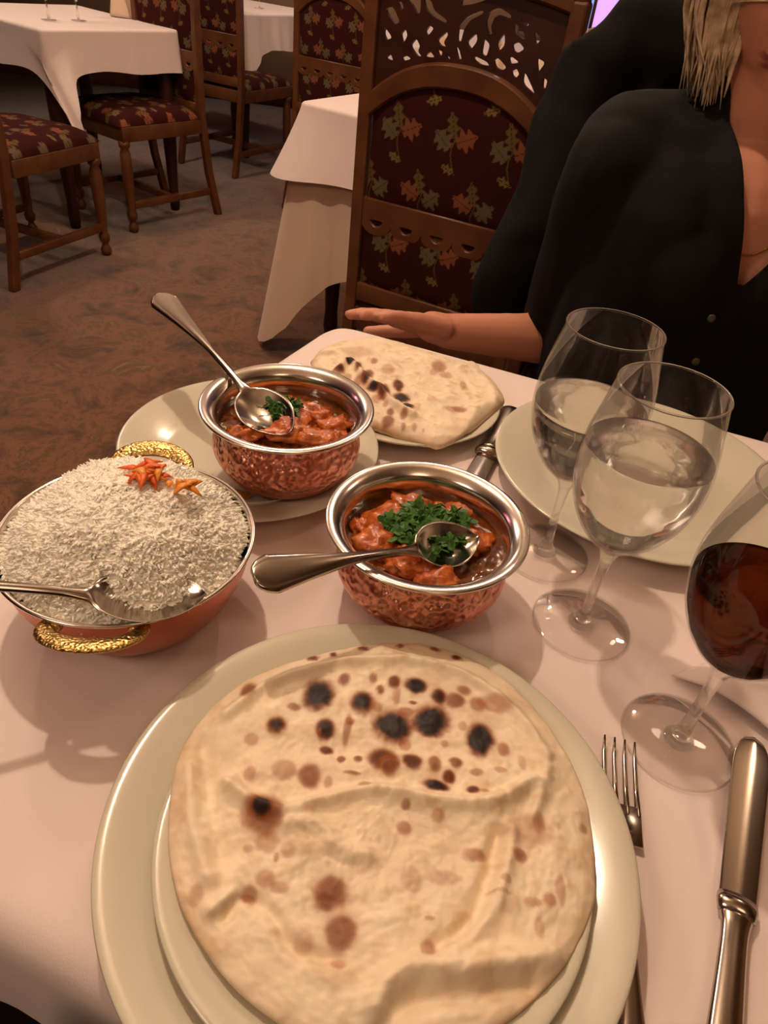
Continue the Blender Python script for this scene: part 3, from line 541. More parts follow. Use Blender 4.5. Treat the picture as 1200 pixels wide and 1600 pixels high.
# ------------------------------------------------------------------ spoons, fork, knives
def frame(o, tail, tip, upv):
    """place o so that its local +y runs from tail to tip and its local z leans to upv"""
    a, b = Vector(tail), Vector(tip); y = (b - a).normalized(); z = (Vector(upv) - y * Vector(upv).dot(y)).normalized(); x = y.cross(z)
    m = Matrix((x, y, z)).transposed().to_4x4(); m.translation = a; o.matrix_world = m
def spoon_mesh(L, wb=.040, wh=.020, lb=.062, arch_=.008, depth=.011):
    """handle end at y=0, bowl tip at y=L"""
    def w(y):
        s = y / L; yb = L - lb
        if y > yb: t = (y - yb) / lb; return wb / 2 * max(math.sin(PI * min(1, (t * .93 + .07))) ** .62, .02) * (1.08 - .14 * t)
        k = 1 - y / yb
        return .0032 + (wh / 2 - .0032) * max(0, (k - .35) / .65) ** 1.3 * (min(1, y / .012) ** .5 if y < .012 else 1) + .006 * max(0, .10 - k) * 4
    n = 90; m = 21; V, F = [], []
    ys = [L * (.5 - .5 * math.cos(PI * i / (n - 1))) for i in range(n)]
    for side in (1, -1):
        for y in ys:
            ww = w(y) if 0 < y < L else .0006; yb = L - lb; t = max(0, (y - yb) / lb)
            zc = arch_ * math.sin(PI * min(1, y / yb)) if y < yb else 0
            zc += .010 * max(0, 1 - y / (L * .5)) ** 2
            for j in range(m):
                u = (j / (m - 1)) * 2 - 1
                bowl = -depth * math.sin(PI * t) ** .7 * (1 - u * u) if t > 0 else 0
                th = .0011 if t > 0 else .0013
                rim = .0009 * math.exp(-((abs(u) - .86) / .10) ** 2) * min(1, ww / .006) if t == 0 else 0
                z = zc + bowl + (th + rim) * side * (1 - abs(u) ** 6 * .8) - (.0016 * (u * u) if t == 0 else 0)
                V.append((u * ww, y, z))
    for s in range(2):
        b = s * n * m
        for i in range(n - 1):
            for j in range(m - 1):
                q = (b + i * m + j, b + i * m + j + 1, b + (i + 1) * m + j + 1, b + (i + 1) * m + j); F.append(q if s == 0 else q[::-1])
    for i in range(n - 1):
        for j, fl in ((0, 1), (m - 1, 0)):
            q = (i * m + j, (i + 1) * m + j, n * m + (i + 1) * m + j, n * m + i * m + j); F.append(q if fl else q[::-1])
    for i in (0, n - 1): F += [tuple(q if i else q[::-1]) for q in [(i * m + j, i * m + j + 1, n * m + i * m + j + 1, n * m + i * m + j) for j in range(m - 1)]]
    return V, F
def fork_mesh(L=.185):
    parts = []
    hp = smooth_path([(0, 0, .002, .0085), (0, .02, .003, .0082), (0, .06, .004, .0048), (0, .10, .0055, .003), (0, .118, .005, .0032), (0, .126, .004, .0075)], 30)
    parts.append(tube(hp, 14, flat=.26))
    parts.append(bevbox(-.0125, .0125, .118, .142, .0022, .0046, .001))
    for k in range(4):
        x = -.0105 + .007 * k
        parts.append(tube([(x, .136, .0035, .0021), (x, .155, .0028, .0018), (x, .175, .0035, .0015), (x, L, .0065, .0007)], 8, flat=.7))
    return parts
def knife_mesh(L=.20, bl=.115):
    def outline(t):                                              # blade, rounded tip
        return .0115 * (1 - max(0, (t - .75) / .25) ** 2.6) ** .5 * (1 - .18 * (1 - t))
    def f(a, b):
        y = L - bl + bl * b; w = outline(b) ; an = 2 * PI * a; return (w * math.cos(an), y, .0035 + .0011 * math.sin(an) * (1 - abs(math.cos(an)) * .6) * (1 if b < 1 else .2))
    return grid(24, 40, f, True)
sp1 = obj('serving_spoon', spoon_mesh(.172, .035, .030, .052), M_cutlery); frame(sp1, (-.071, .284, T0 + .086), (.067, .382, T0 + .0610), (0.1, -.42, 1))
tag(sp1, 'serving spoon lying in the front copper bowl, handle toward the rice', 'spoon')
sp2 = obj('serving_spoon', spoon_mesh(.210, .044, .030), M_cutlery); frame(sp2, (-.2315, .620, T0 + .096), (-.083, .473, T0 + .066), (.1, -.35, 1))
tag(sp2, 'serving spoon standing out of the back copper bowl toward the aisle', 'spoon')
sp3 = obj('serving_spoon', spoon_mesh(.200, .038, .018), M_cutlery); frame(sp3, (-.285, .226, T0 + .100), (-.090, .292, T0 + .066), (0, -.15, 1))
tag(sp3, 'serving spoon with its bowl in the front edge of the rice', 'spoon')
fk = empty('fork', (.1375, .086, T0 + .0012)); fk.rotation_euler = (0, 0, R(-8)); tag(fk, 'steel fork on the cloth right of the charger plate, tines visible', 'fork')
fk.scale = (.88, 1, 1); fp = fork_mesh(); obj('handle', fp[0], M_cutlery, fk); obj('fork_head', fp[1], M_cutlery, fk)
for p in fp[2:]: obj('tine', p, M_cutlery, fk)
def knife(label, tail, tip, L, bl, hw=.0095):
    k = empty('table_knife'); frame(k, tail, tip, (0, 0, 1)); tag(k, label, 'knife')
    obj('blade', knife_mesh(L, bl), M_cutlery, k)
    obj('collar', tube([(0, L - bl - .004, .0045, hw * 1.0), (0, L - bl + .002, .0045, hw * 1.12), (0, L - bl + .006, .004, hw * 1.05)], 18, flat=.42), M_cutlery, k)
    obj('handle', tube(smooth_path([(0, 0, .0055, .004), (0, .006, .0055, hw * .98), (0, .03, .0055, hw * .95), (0, L - bl - .02, .005, hw * .72), (0, L - bl - .003, .0045, hw * .9)], 26), 18, flat=.5), M_cutlery, k)
    return k
knife('steel table knife at the lower right of the photo, beside the fork', (.163, .068, T0 + .001), (.2545, .286, T0 + .001), .236, .120)
knife('dark reflecting knife between the far naan and the empty plate', (.121, .664, T0 + .003), (.052, .452, T0 + .003), .223, .132, .012)

# ------------------------------------------------------------------ copper bowls with curry
def copper_bowl(label, loc, rim=.070):
    t = empty('copper_bowl', loc); tag(t, label, 'bowl')
    out = smooth_path([(.0, .0), (.030, .0), (.040, .002), (.052, .012), (.0605, .026), (.0615, .038), (.0585, .050), (.0575, .058), (.060, .062)], 44)
    obj('copper_shell', lathe([(max(p[0], 0) if i else 0, p[1]) for i, p in enumerate(out)], 96), M_copper, t)
    inn = [(.060, .0622), (.064, .0645), (.068, .066), (rim, .0672), (rim + .0009, .0682), (rim + .0004, .0694), (rim - .002, .0698), (rim - .006, .0688), (rim - .010, .066), (.0575, .0625), (.0562, .055), (.0575, .045), (.0590, .032), (.055, .018), (.042, .008), (0, .006)]
    obj('steel_lining', lathe([tuple(p) for p in smooth_path(inn[:-1], 70)] + [(0, .006)], 96), M_steel, t)
    return t
def coriander(rnd):
    s = rnd.uniform(.0045, .0085); pts = []
    for k in range(15):
        a = -2.3 + 4.6 * k / 14; pts.append((s * (.62 + .38 * math.cos(a * 3.2)) * math.sin(a) , s * (.62 + .38 * math.cos(a * 3.2)) * math.cos(a) + s * .3))
    pts = [(0, -s * .35)] + pts; V = [(0, 0, .0006)] + [(x, y, .0011 * math.sin(x * 900) + .0006) for x, y in pts]; n = len(pts)
    V += [(x, y, z - .0006) for x, y, z in V]
    F = [(0, 1 + i, 1 + (i + 1) % n) for i in range(n)]; F += [(n + 1, n + 2 + (i + 1) % n, n + 2 + i) for i in range(n)]
    F += [(1 + i, n + 2 + i, n + 2 + (i + 1) % n, 1 + (i + 1) % n) for i in range(n)]
    return V, F
def curry(label, loc, level, chunks, herb, nleaf, seed, r=.0575, keep=None):
    rnd = random.Random(seed); t = empty('chicken_curry', loc); tag(t, label, 'curry')
    def f(a, b):
        x = r * b * math.cos(2 * PI * a); y = r * b * math.sin(2 * PI * a)
        return (x, y, level + (.0022 * fbm(x * 70 + seed, y * 70) + .0006 * fbm(x * 260, y * 260)) * (1 - b ** 5))
    V, F = grid(120, 44, f, True); obj('sauce', (V, F), M_sauce, t)
    for x, y, sx, sy, rot in chunks:
        V, F = ball((0, 0, 0), 1, 26, 16); sd = rnd.uniform(0, 50); VV = []
        for p in V:
            k = 1 + .36 * fbm(p[0] * 1.9 + sd, p[1] * 1.6, p[2] * 1.6, 3) + .05 * fbm(p[0] * 7 + sd, p[1] * 7, p[2] * 7, 2)
            q = (abs(p[0]) ** .8 * math.copysign(1, p[0]) * sx * k, abs(p[1]) ** .8 * math.copysign(1, p[1]) * sy * k, p[2] * .0085 * k); VV.append(q)
        obj('chicken_piece', (VV, F), M_chunk, t, (x, y, level + .0005 + rnd.uniform(-.0015, .002)), (rnd.uniform(-.25, .25), rnd.uniform(-.25, .25), rot))
    protos = [mesh_from(*coriander(rnd), smooth=False) for _ in range(6)]
    for me in protos: me.materials.append(M_leaf)
    for i in range(nleaf):
        a = rnd.uniform(0, 2 * PI); d = rnd.random() ** .75; x = herb[0] + herb[2] * d * math.cos(a); y = herb[1] + herb[3] * d * math.sin(a)
        obj('coriander_leaf', rnd.choice(protos), None, t, (x, y, level + .0095 + .005 * (1 - d) * rnd.random()), (rnd.uniform(-.7, .7), rnd.uniform(-.7, .7), rnd.uniform(0, 6.28)))
    for i in range(9):
        a = rnd.uniform(0, 2 * PI); d = rnd.random(); x = herb[0] + herb[2] * d * math.cos(a); y = herb[1] + herb[3] * d * math.sin(a); an = rnd.uniform(0, 6.28); l = rnd.uniform(.006, .012)
        obj('coriander_stalk', tube([(x, y, level + .011, .0006), (x + l * .5 * math.cos(an), y + l * .5 * math.sin(an), level + .014, .0006), (x + l * math.cos(an), y + l * math.sin(an), level + .012, .0005)], 5), M_leaf, t)
    return t
FB = (.031, .382, T0 + .0015); BB = (-.089, .500, T0 + .0085)
copper_bowl('hammered copper bowl with steel rim at the centre of the table, nearest of the two', FB)
copper_bowl('hammered copper bowl with steel rim standing on the back left plate', BB)
curry('orange chicken curry under chopped coriander in the central copper bowl', FB, .0475, [(-.030, .020, .019, .014, .4), (-.010, .036, .018, .012, 0), (.020, .034, .017, .012, -.2), (.036, .010, .015, .013, .6), (-.034, -.010, .014, .015, 1.2), (-.008, -.024, .018, .014, .2), (.004, .008, .019, .016, .8), (-.046, .006, .007, .010, .3), (.010, -.038, .014, .009, .1)], (.003, .008, .030, .025), 120, 4)
curry('chicken curry with a coriander tuft in the back copper bowl', BB, .0475, [(-.012, .026, .02, .013, .2), (.020, .024, .018, .012, -.3), (.036, .006, .015, .012, .5), (.028, -.018, .019, .013, -.2), (.004, -.012, .018, .013, .3), (-.032, .012, .014, .012, 1), (.044, -.012, .009, .010, .4), (.006, .006, .016, .013, .9), (-.03, -.02, .015, .012, .1)], (-.006, .014, .017, .013), 46, 7)

# ------------------------------------------------------------------ rice dish
RD = (-.163, .338, T0 + .001)
rd = empty('rice_dish', RD); tag(rd, 'shallow copper serving dish heaped with rice, brass loop handles', 'dish')
out = smooth_path([(0, 0), (.040, 0), (.052, .004), (.066, .020), (.075, .040), (.0785, .056), (.0792, .060)], 36)
obj('copper_shell', lathe([(max(p[0], 0) if i else 0, p[1]) for i, p in enumerate(out)], 96), mat('satin_copper', (.74, .45, .33), .34, 1), rd)
inn = smooth_path([(.0792, .060), (.0812, .0612), (.0815, .0622), (.0805, .0630), (.0785, .0622), (.0772, .058), (.0740, .042), (.065, .022), (.050, .008), (.03, .005)], 60)
obj('steel_lining', lathe([tuple(p) for p in inn] + [(0, .005)], 96), M_steel, rd)
def handle(ang, tilt):
    pts = []
    for k in range(33):
        a = -PI * .62 + PI * 1.24 * k / 32; r_ = .0235 * (1 - .10 * abs(math.sin(a)) ** 8)
        pts.append((.002 + .018 * math.cos(a), .0262 * math.sin(a), 0, .0052 + .0020 * max(0, math.cos(a))))
    V, F = tube(pts, 12, flat=.38)
    h = obj('handle', (V, F), M_brass, rd, (.0765 * math.cos(ang), .0765 * math.sin(ang), .0575)); h.rotation_euler = Matrix.Rotation(ang, 3, 'Z').to_4x4().to_euler()
    h.rotation_euler = (Matrix.Rotation(ang, 3, 'Z') @ Matrix.Rotation(-tilt, 3, 'Y')).to_euler(); h['label'] = 'cast brass loop handle'
    for sy in (-.022, .022): obj('rivet', ball((-.001, sy, -.001), .0042, 12, 8), M_brass, h)
handle(R(-84), R(18)); handle(R(99), R(20))
rs = random.Random(11)
def rice_h(x, y):
    d = math.hypot(x, y) / .076; return .056 + .041 * max(0, 1 - d ** 2.4) + .004 * fbm(x * 38 + 3, y * 38, 1, 3) - .004 * max(0, -y - .04) / .03
V0, F0 = grid(90, 30, lambda a, b: (.073 * b * math.cos(2 * PI * a), .073 * b * math.sin(2 * PI * a), rice_h(.073 * b * math.cos(2 * PI * a), .073 * b * math.sin(2 * PI * a)) - .0008), True)
gv = []; gf = []; ns, nl = 6, 5
unit = []
for k in range(nl):
    t = k / (nl - 1); rr = [.25, .85, 1, .85, .25][k]
    for s in range(ns): unit.append(((t - .5), rr * math.cos(2 * PI * s / ns), rr * math.sin(2 * PI * s / ns)))
unit = np.array(unit)
uf = [(k * ns + s, k * ns + (s + 1) % ns, (k + 1) * ns + (s + 1) % ns, (k + 1) * ns + s) for k in range(nl - 1) for s in range(ns)] + [tuple(range(ns))[::-1], tuple(range((nl - 1) * ns, nl * ns))]
verts = [np.array(V0)]; faces = list(F0); off = len(V0)
for i in range(11500):
    a = rs.uniform(0, 2 * PI); d = .0745 * math.sqrt(rs.random()); x, y = d * math.cos(a), d * math.sin(a)
    z = rice_h(x, y) + rs.uniform(-.0012, .0011); L = rs.uniform(.0065, .0105); wd = rs.uniform(.00092, .00125)
    az = rs.gauss(1.1, 1.1); el = rs.gauss(0, .35) - .25 * d / .074
    dx = np.array((math.cos(az) * math.cos(el), math.sin(az) * math.cos(el), math.sin(el))); e2 = np.array((-math.sin(az), math.cos(az), 0)); e3 = np.cross(dx, e2)
    curl = rs.uniform(-.0012, .0012); P = unit[:, :1] * L * dx + unit[:, 1:2] * wd * e2 + unit[:, 2:] * wd * e3 + (unit[:, :1] ** 2) * 4 * curl * e2 + np.array((x, y, z))
    verts.append(P); faces += [tuple(q + off for q in f) for f in uf]; off += len(P)
tag(obj('rice', mesh_from(np.concatenate(verts), faces), M_rice, None, RD), 'heap of white long-grain rice filling the shallow copper dish', 'rice', None, 'stuff')
ct = empty('carrot_garnish', (-.1500, .352, T0 + .0970)); ct.scale = (1.35, 1.35, 1.1); tag(ct, 'little heap of orange grated carrot on top of the rice', 'garnish')
for i in range(34):
    a = rs.uniform(0, 2 * PI); l = rs.uniform(.007, .016); cx, cy = rs.gauss(0, .0045), rs.gauss(0, .0035)
    if i > 24: cx += .016; cy -= .006; l *= .75
    z0 = .001 + rs.uniform(0, .006); e = rs.uniform(-.4, .5)
    p = [(cx - l * .5 * math.cos(a), cy - l * .5 * math.sin(a), z0, .0005), (cx, cy, z0 + .0025, .0021), (cx + l * .5 * math.cos(a), cy + l * .5 * math.sin(a), z0 + e * .006, .0004)]
    obj('carrot_shred', tube(smooth_path(p, 7), 5, flat=.5), M_carrot2 if i > 24 or i % 5 == 0 else M_carrot, ct)

# ------------------------------------------------------------------ wine glasses
GP = [(.0052, .068), (.0075, .0735), (.0125, .079), (.021, .087), (.0295, .099), (.0362, .114), (.0398, .130), (.0405, .144), (.0388, .160), (.0355, .177), (.0318, .196)]
def bowl_r(h):
    for (a, x), (b, y) in zip(GP, GP[1:]):
        if x <= h <= y: return a + (b - a) * (h - x) / (y - x)
    return 0
def wine_glass(label, x, y, level, liquid, lname, llabel):
    t = empty('wine_glass', (x, y, T0 + .0012)); tag(t, label, 'glass')
    prof = [tuple(p) for p in smooth_path(GP, 60)]
    obj('bowl', lathe(prof, 96), M_glass, t)
    ri = obj('rim', tube([(.0318 * math.cos(a), .0318 * math.sin(a), .196, .00075) for a in [2 * PI * k / 96 for k in range(96)]], 8, closed=True), M_glass_solid, t)
    obj('stem', lathe([(0, .001)] + [tuple(p) for p in smooth_path([(.010, .0025), (.0065, .006), (.0045, .014), (.0036, .03), (.0036, .05), (.0044, .064), (.0068, .0728), (.0052, .077)], 40)] + [(0, .0785)], 32), M_glass_solid, t)
    obj('foot', lathe([(0, .0038), (.008, .0034), (.022, .0018), (.0352, .0010), (.0358, .0005), (.0350, .0), (.0, .0)], 96), M_glass, t)
    obj('foot_rim', tube([(.0355 * math.cos(a), .0355 * math.sin(a), .0008, .0006) for a in [2 * PI * k / 96 for k in range(96)]], 6, closed=True), M_glass_solid, t)
    lp = [(0, .0795)] + [(bowl_r(h) - .0011, h) for h in np.linspace(.0805, level, 30)] + [(bowl_r(level) - .0016, level + .0002), (bowl_r(level) - .004, level - .0004), (0, level - .0005)]
    l = obj(lname, lathe([tuple(p) for p in lp], 96), liquid, t); l['label'] = llabel
    return t
wine_glass('tall wine glass of water standing behind, nearest the empty plate', .1345, .446, .139, M_water, 'water', 'clear still water')
wine_glass('wine glass two thirds full of water, in front of the other water glass', .1545, .370, .154, M_water, 'water', 'clear still water')
wine_glass('wine glass holding a dark red-brown drink at the right photo edge', .204, .278, .134, M_cola, 'dark_drink', 'dark red-brown drink')

# ------------------------------------------------------------------ napkin at the right edge
def nap(a, b):
    p = Vector((.213, .330, 0)) + Vector((.115, -.088, 0)) * a + Vector((.085, .045, 0)) * b
    h = .0008 + .022 * math.sin(PI * min(1, b * 1.15 + .12)) ** 1.2 * (.55 + .45 * math.sin(a * 5 + .6)) + .0035 * fbm(a * 3, b * 3) * min(1, b * 5) * min(1, a * 6)
    return (p.x + .004 * math.sin(a * 7) * (1 - b), p.y, T0 + .002 + max(h * min(1, a * 7), 0))
nk = obj('napkin', grid(60, 40, nap), M_cloth); so = nk.modifiers.new('t', 'SOLIDIFY'); so.thickness = .0015; so.offset = 1
tag(nk, 'folded white napkin behind the dark drink at the right edge', 'napkin')
# ------------------------------------------------------------------ the seated woman in black
def head_mesh():
    nu, nv = 120, 100; V = []; cols = []
    skin = np.array(s2l((.80, .55, .44))); lip = np.array(s2l((.60, .27, .25))); brow = np.array(s2l((.45, .32, .22)))
    g = lambda x, z, cx, cz, sx, sz: math.exp(-((x - cx) / sx) ** 2 - ((z - cz) / sz) ** 2)
    for j in range(nv):
        th = PI * j / (nv - 1)
        for i in range(nu):
            ph = 2 * PI * i / nu; dx, dy, dz = math.sin(th) * math.sin(ph), -math.sin(th) * math.cos(ph), math.cos(th)
            lo = max(0, -dz)
            x = dx * (.074 - .020 * lo ** 1.5); y = dy * (.092 if dy > 0 else .084); z = dz * (.118 if dz > 0 else .112)
            if dy > 0: z *= 1 - .25 * lo; y *= 1 - .35 * lo
            f = max(0, -dy)
            if f > 0:
                y -= .014 * lo ** 2 * f                                        # jaw comes forward
                y -= .021 * g(x, z, 0, -.030, .0105, .020) + .010 * g(x, z, 0, -.005, .008, .026) + .006 * g(x, z, .012, -.036, .006, .008) + .006 * g(x, z, -.012, -.036, .006, .008)
                y += .011 * g(x, z, .032, .004, .018, .013) + .011 * g(x, z, -.032, .004, .018, .013)
                y -= .004 * g(x, z, .03, .026, .022, .008) + .004 * g(x, z, -.03, .026, .022, .008) + .004 * g(x, z, .042, -.03, .018, .02) + .004 * g(x, z, -.042, -.03, .018, .02)
                y -= .0062 * g(x, z, 0, -.0625, .022, .0052) + .007 * g(x, z, 0, -.0745, .019, .0058); y += .0045 * g(x, z, 0, -.0685, .024, .0022)
                y += .004 * g(x, z, 0, -.086, .02, .006); y -= .007 * g(x, z, 0, -.101, .018, .012)
            V.append((x, y, z))
            c = skin.copy()
            if f > .3:
                m = max(g(x, z, 0, -.0635, .024, .0042), g(x, z, 0, -.074, .021, .0048)) if abs(x) < .026 else 0
                k = min(1, max(0, m - .35) * 3); c = c * (1 - k) + lip * k
                m = max(g(x, z, .031, .027, .018, .004), g(x, z, -.031, .027, .018, .004)); k = min(1, max(0, m - .3) * 2) * .7; c = c * (1 - k) + brow * k
            cols.append(c)
    F = []
    for j in range(nv - 1):
        for i in range(nu): k = (i + 1) % nu; F.append((j * nu + i, (j + 1) * nu + i, (j + 1) * nu + k, j * nu + k))
    return V, F, np.array(cols)
HC = np.array((.380, .985, 1.148)); yaw = R(-22); tiltx = R(8)
HM = Matrix.Translation(HC) @ Matrix.Rotation(yaw, 4, 'Z') @ Matrix.Rotation(tiltx, 4, 'X')
hv, hf, hc = head_mesh(); hv = [tuple(HM @ Vector(v)) for v in hv]
SR, SL = (.222, .975, .938), (.560, .985, .940); ER, WR = (.222, 1.055, .672), (.058, .955, .708)
EL, WL = (.655, .93, .72), (.56, .70, .785)
body = [limb((.378, 1.0, 1.05), (.383, 1.01, .93), .050, .056), limb((.30, 1.0, .945), (.47, 1.0, .945), .060, .060), limb((.378, 1.02, .965), (SR[0] + .02, 1.0, .945), .05, .048), limb((.385, 1.02, .965), (SL[0] - .02, 1.0, .955), .05, .048),
        limb((.31, .985, .88), (.33, 1.0, .66), .092, .085), limb((.46, .985, .88), (.44, 1.0, .66), .092, .085), limb((.385, .985, .90), (.385, 1.0, .62), .095, .10),
        limb((.335, .935, .845), (.335, .94, .84), .060, .060), limb((.445, .935, .845), (.445, .94, .84), .060, .060), limb((.31, 1.03, .58), (.46, 1.03, .58), .105, .105),
        limb((.315, 1.0, .56), (.28, .58, .54), .082, .060), limb((.455, 1.0, .56), (.49, .58, .54), .082, .060), limb((.28, .58, .54), (.27, .66, .12), .056, .040), limb((.49, .58, .54), (.50, .66, .12), .056, .040),
        limb((.27, .68, .06), (.26, .53, .04), .036, .030), limb((.50, .68, .06), (.51, .53, .04), .036, .030),
        limb(SR, ER, .048, .038), limb(ER, WR, .040, .025), limb(SL, EL, .048, .038), limb(EL, WL, .040, .025)]
def hand(wr, direction, palm_n, thumb_side, curl, sc=1.0):
    """palm, four unequal bent fingers and a thumb; returns closed shapes overlapping the wrist"""
    d = np.array(direction, float); d /= np.linalg.norm(d); n = np.array(palm_n, float); n -= d * (n @ d); n /= np.linalg.norm(n); s = np.cross(d, n) * thumb_side
    w_ = np.array(wr, float); parts = [limb(w_, w_ + d * .03, .024, .022)]
    for k, u in enumerate((.024, .008, -.008, -.023)):
        parts.append(limb(w_ + d * .02 + s * u * .7, w_ + d * (.082 - .004 * abs(k - 1)) + s * u, .015, .0115))
    for k, (u, L) in enumerate(((.025, .070), (.008, .078), (-.009, .073), (-.025, .058))):
        p = w_ + d * (.080 - .004 * abs(k - 1)) + s * u; dirn = d + s * u * 2.0; dirn /= np.linalg.norm(dirn)
        for q, (fr, r0, r1) in enumerate(((.45, .0098, .0090), (.32, .0090, .0082), (.23, .0082, .0068))):
            a = curl * (.5 + q * .5); dirn = dirn * math.cos(a) - n * math.sin(a) * -1; dirn /= np.linalg.norm(dirn); e = p + dirn * L * fr * sc; parts.append(limb(p, e, r0, r1, 12, 4)); p = e
    t = w_ + d * .022 + s * .022; td = d * .55 + s * .75 + n * .25; td /= np.linalg.norm(td)
    for L, r0, r1 in ((.034, .0145, .0115), (.030, .0112, .0098), (.024, .0098, .0078)):
        e = t + td * L; parts.append(limb(t, e, r0, r1, 12, 4)); t = e; td = td * .85 + d * .3; td /= np.linalg.norm(td)
    return parts
tipdir = np.array((-.10, .868, .768)) - np.array(WR)
body += hand(WR, tipdir, (.15, -.35, -.9), -1, .10)
body += hand(WL, (-.5, -.85, -.05), (0, 0, -1), -1, .25)
body.append((hv, hf))
bme = remeshed(body, .0042, 3)
co = np.empty(len(bme.vertices) * 3, 'f'); bme.vertices.foreach_get('co', co); co = co.reshape(-1, 3)
from mathutils.kdtree import KDTree
kd = KDTree(len(hv)); [kd.insert(v, i) for i, v in enumerate(hv)]; kd.balance()
sk = np.array(s2l((.80, .55, .44))); cc = np.ones((len(co), 4), 'f'); cc[:, :3] = sk
for i, p in enumerate(co):
    if p[2] > 1.0:
        _, ix, dd = kd.find(p)
        if dd < .012: cc[i, :3] = hc[ix]
at = bme.color_attributes.new('tint', 'FLOAT_COLOR', 'POINT'); at.data.foreach_set('color', cc.ravel())
wm = obj('person', bme, M_skin); tag(wm, 'blond woman in a black blouse seated across the table, arm reaching left', 'person')
def hp(x, y, z): return tuple(HM @ Vector((x, y, z)))
for s in (-1, 1):
    e = obj('eye', ball(hp(.031 * s, -.0665, .003), .0118, 20, 14), mat('eye_white', (.85, .82, .78), .15), wm)
    i_ = obj('iris', ball(hp(.031 * s, -.0738, .003), .0055, 16, 10), mat('iris', (.22, .28, .30), .1), e)
# hair: cap and tapering locks to the chin
rh = random.Random(5); hair = []
def cap(a, b):
    th = PI * .60 * b; ph = 2 * PI * a; dx, dy, dz = math.sin(th) * math.sin(ph), -math.sin(th) * math.cos(ph), math.cos(th)
    cut = 1 if dy > -.35 else 1
    back = .55 + .45 * (dy + 1) / 2; thb = PI * (.34 + .36 * back) * b; dx, dy, dz = math.sin(thb) * math.sin(ph), -math.sin(thb) * math.cos(ph), math.cos(thb)
    return hp(dx * .083, dy * (.100 if dy > 0 else .089), dz * .127 + .002)
hair.append(grid(60, 24, cap, True))
for i in range(420):
    ph = rh.uniform(.17 * PI, 1.83 * PI); th = rh.uniform(.10, .52) * PI; dx, dy, dz = math.sin(th) * math.sin(ph), -math.sin(th) * math.cos(ph), math.cos(th)
    r0 = rh.uniform(1.0, 1.10); x, y, z = dx * .083 * r0, dy * .096 * r0, dz * .122 * r0; ln = rh.uniform(.85, 1.12); zend = -.115 * ln - .02 * max(0, dy)
    side = math.copysign(1, dx); ox = dx / (math.hypot(dx, dy) + 1e-6); oy = dy / (math.hypot(dx, dy) + 1e-6); fx = rh.uniform(.9, 1.35)
    pts = [(x * .9, y * .9, z + .01, .003), (ox * .084 * fx, max(oy * .10, -.055) , min(z, .04), .0055), (ox * .088 * fx, max(oy * .105, -.045), -.04, .0055), (ox * (.080 + rh.uniform(-.012, .022)), max(oy * .10, -.050) + rh.uniform(-.014, .008), zend, .0007)]
    hair.append(tube([(*hp(*p[:3]), p[3]) for p in smooth_path(pts, 10)], 6, flat=.4))
obj('hair', join(hair), M_hair, wm)
# blouse: swollen copy of the trunk and arms, opened in a V at the front
vb = Vector((.392, .86, .850))
g_ = .012
bl = [limb((.380, 1.012, 1.04), (.385, 1.015, .93), .062, .066), limb((.30, 1.0, .945), (.47, 1.0, .945), .060 + g_, .060 + g_), limb((.36, 1.03, .985), (SR[0] + .02, 1.0, .955), .050, .052 + g_), limb((.40, 1.03, .985), (SL[0] - .02, 1.0, .955), .050, .052 + g_),
      limb((.31, .985, .88), (.32, 1.0, .62), .098 + g_, .105 + g_), limb((.46, .985, .88), (.45, 1.0, .62), .098 + g_, .105 + g_), limb((.385, .98, .90), (.385, 1.0, .60), .10 + g_, .115 + g_), limb((.335, .93, .845), (.34, .93, .83), .062 + g_, .064 + g_), limb((.445, .93, .845), (.44, .93, .83), .062 + g_, .064 + g_),
      limb((.30, 1.03, .57), (.47, 1.03, .57), .118, .118), limb((SR[0] + .006, SR[1], SR[2]), (.226, 1.035, .735), .050 + g_, .044 + g_), limb(SL, (.632, .945, .765), .056 + g_, .056 + g_),
      limb((.235, .985, .90), (.27, .98, .80), .050, .055)]
def folds(p):
    return .0055 * fbm(p[0] * 8, p[1] * 8, p[2] * 4, 3) + .0022 * math.sin(p[0] * 55 + 4 * fbm(p[0] * 4, p[1] * 4, p[2] * 4, 2) + p[2] * 20)
bm_ = remeshed(bl, .0055, 8, folds)
bm = bmesh.new(); bm.from_mesh(bm_)
for co_p, no_p in (((vb.x - .004, 0, vb.z), (1, 0, .30)), ((vb.x + .004, 0, vb.z), (1, 0, -.58)), ((0, 0, 1.048), (0, 0, 1))):
    bmesh.ops.bisect_plane(bm, geom=bm.verts[:] + bm.edges[:] + bm.faces[:], plane_co=co_p, plane_no=no_p)
def in_v(p):
    # V neckline: open in front of the chest, between two straight edges meeting at vb
    if p.y > 1.045 or p.z < vb.z: return False
    h = p.z - vb.z
    return (-.30 * h - .004 < p.x - vb.x < .58 * h + .004) or p.z > 1.048
kill = [f for f in bm.faces if in_v(f.calc_center_median())]
bmesh.ops.delete(bm, geom=kill, context='FACES')
bm.to_mesh(bm_); bm.free()
bo = obj('blouse', bm_, M_black, wm); so = bo.modifiers.new('t', 'SOLIDIFY'); so.thickness = .003; so.offset = -1
for z, y in ((.812, .853), (.752, .858)):
    obj('button', ball((.366 if z > .8 else .371, y, z), .0052, 16, 8, (1, .35, 1)), mat('button', (.30, .29, .22), .3), bo)
obj('trousers', remeshed([limb((.30, 1.03, .555), (.47, 1.03, .555), .112, .112), limb((.315, 1.0, .56), (.28, .57, .54), .092, .070), limb((.455, 1.0, .56), (.49, .57, .54), .092, .070), limb((.28, .57, .54), (.27, .66, .12), .068, .054), limb((.49, .57, .54), (.50, .66, .12), .068, .054)], .009, 4), M_black, wm)
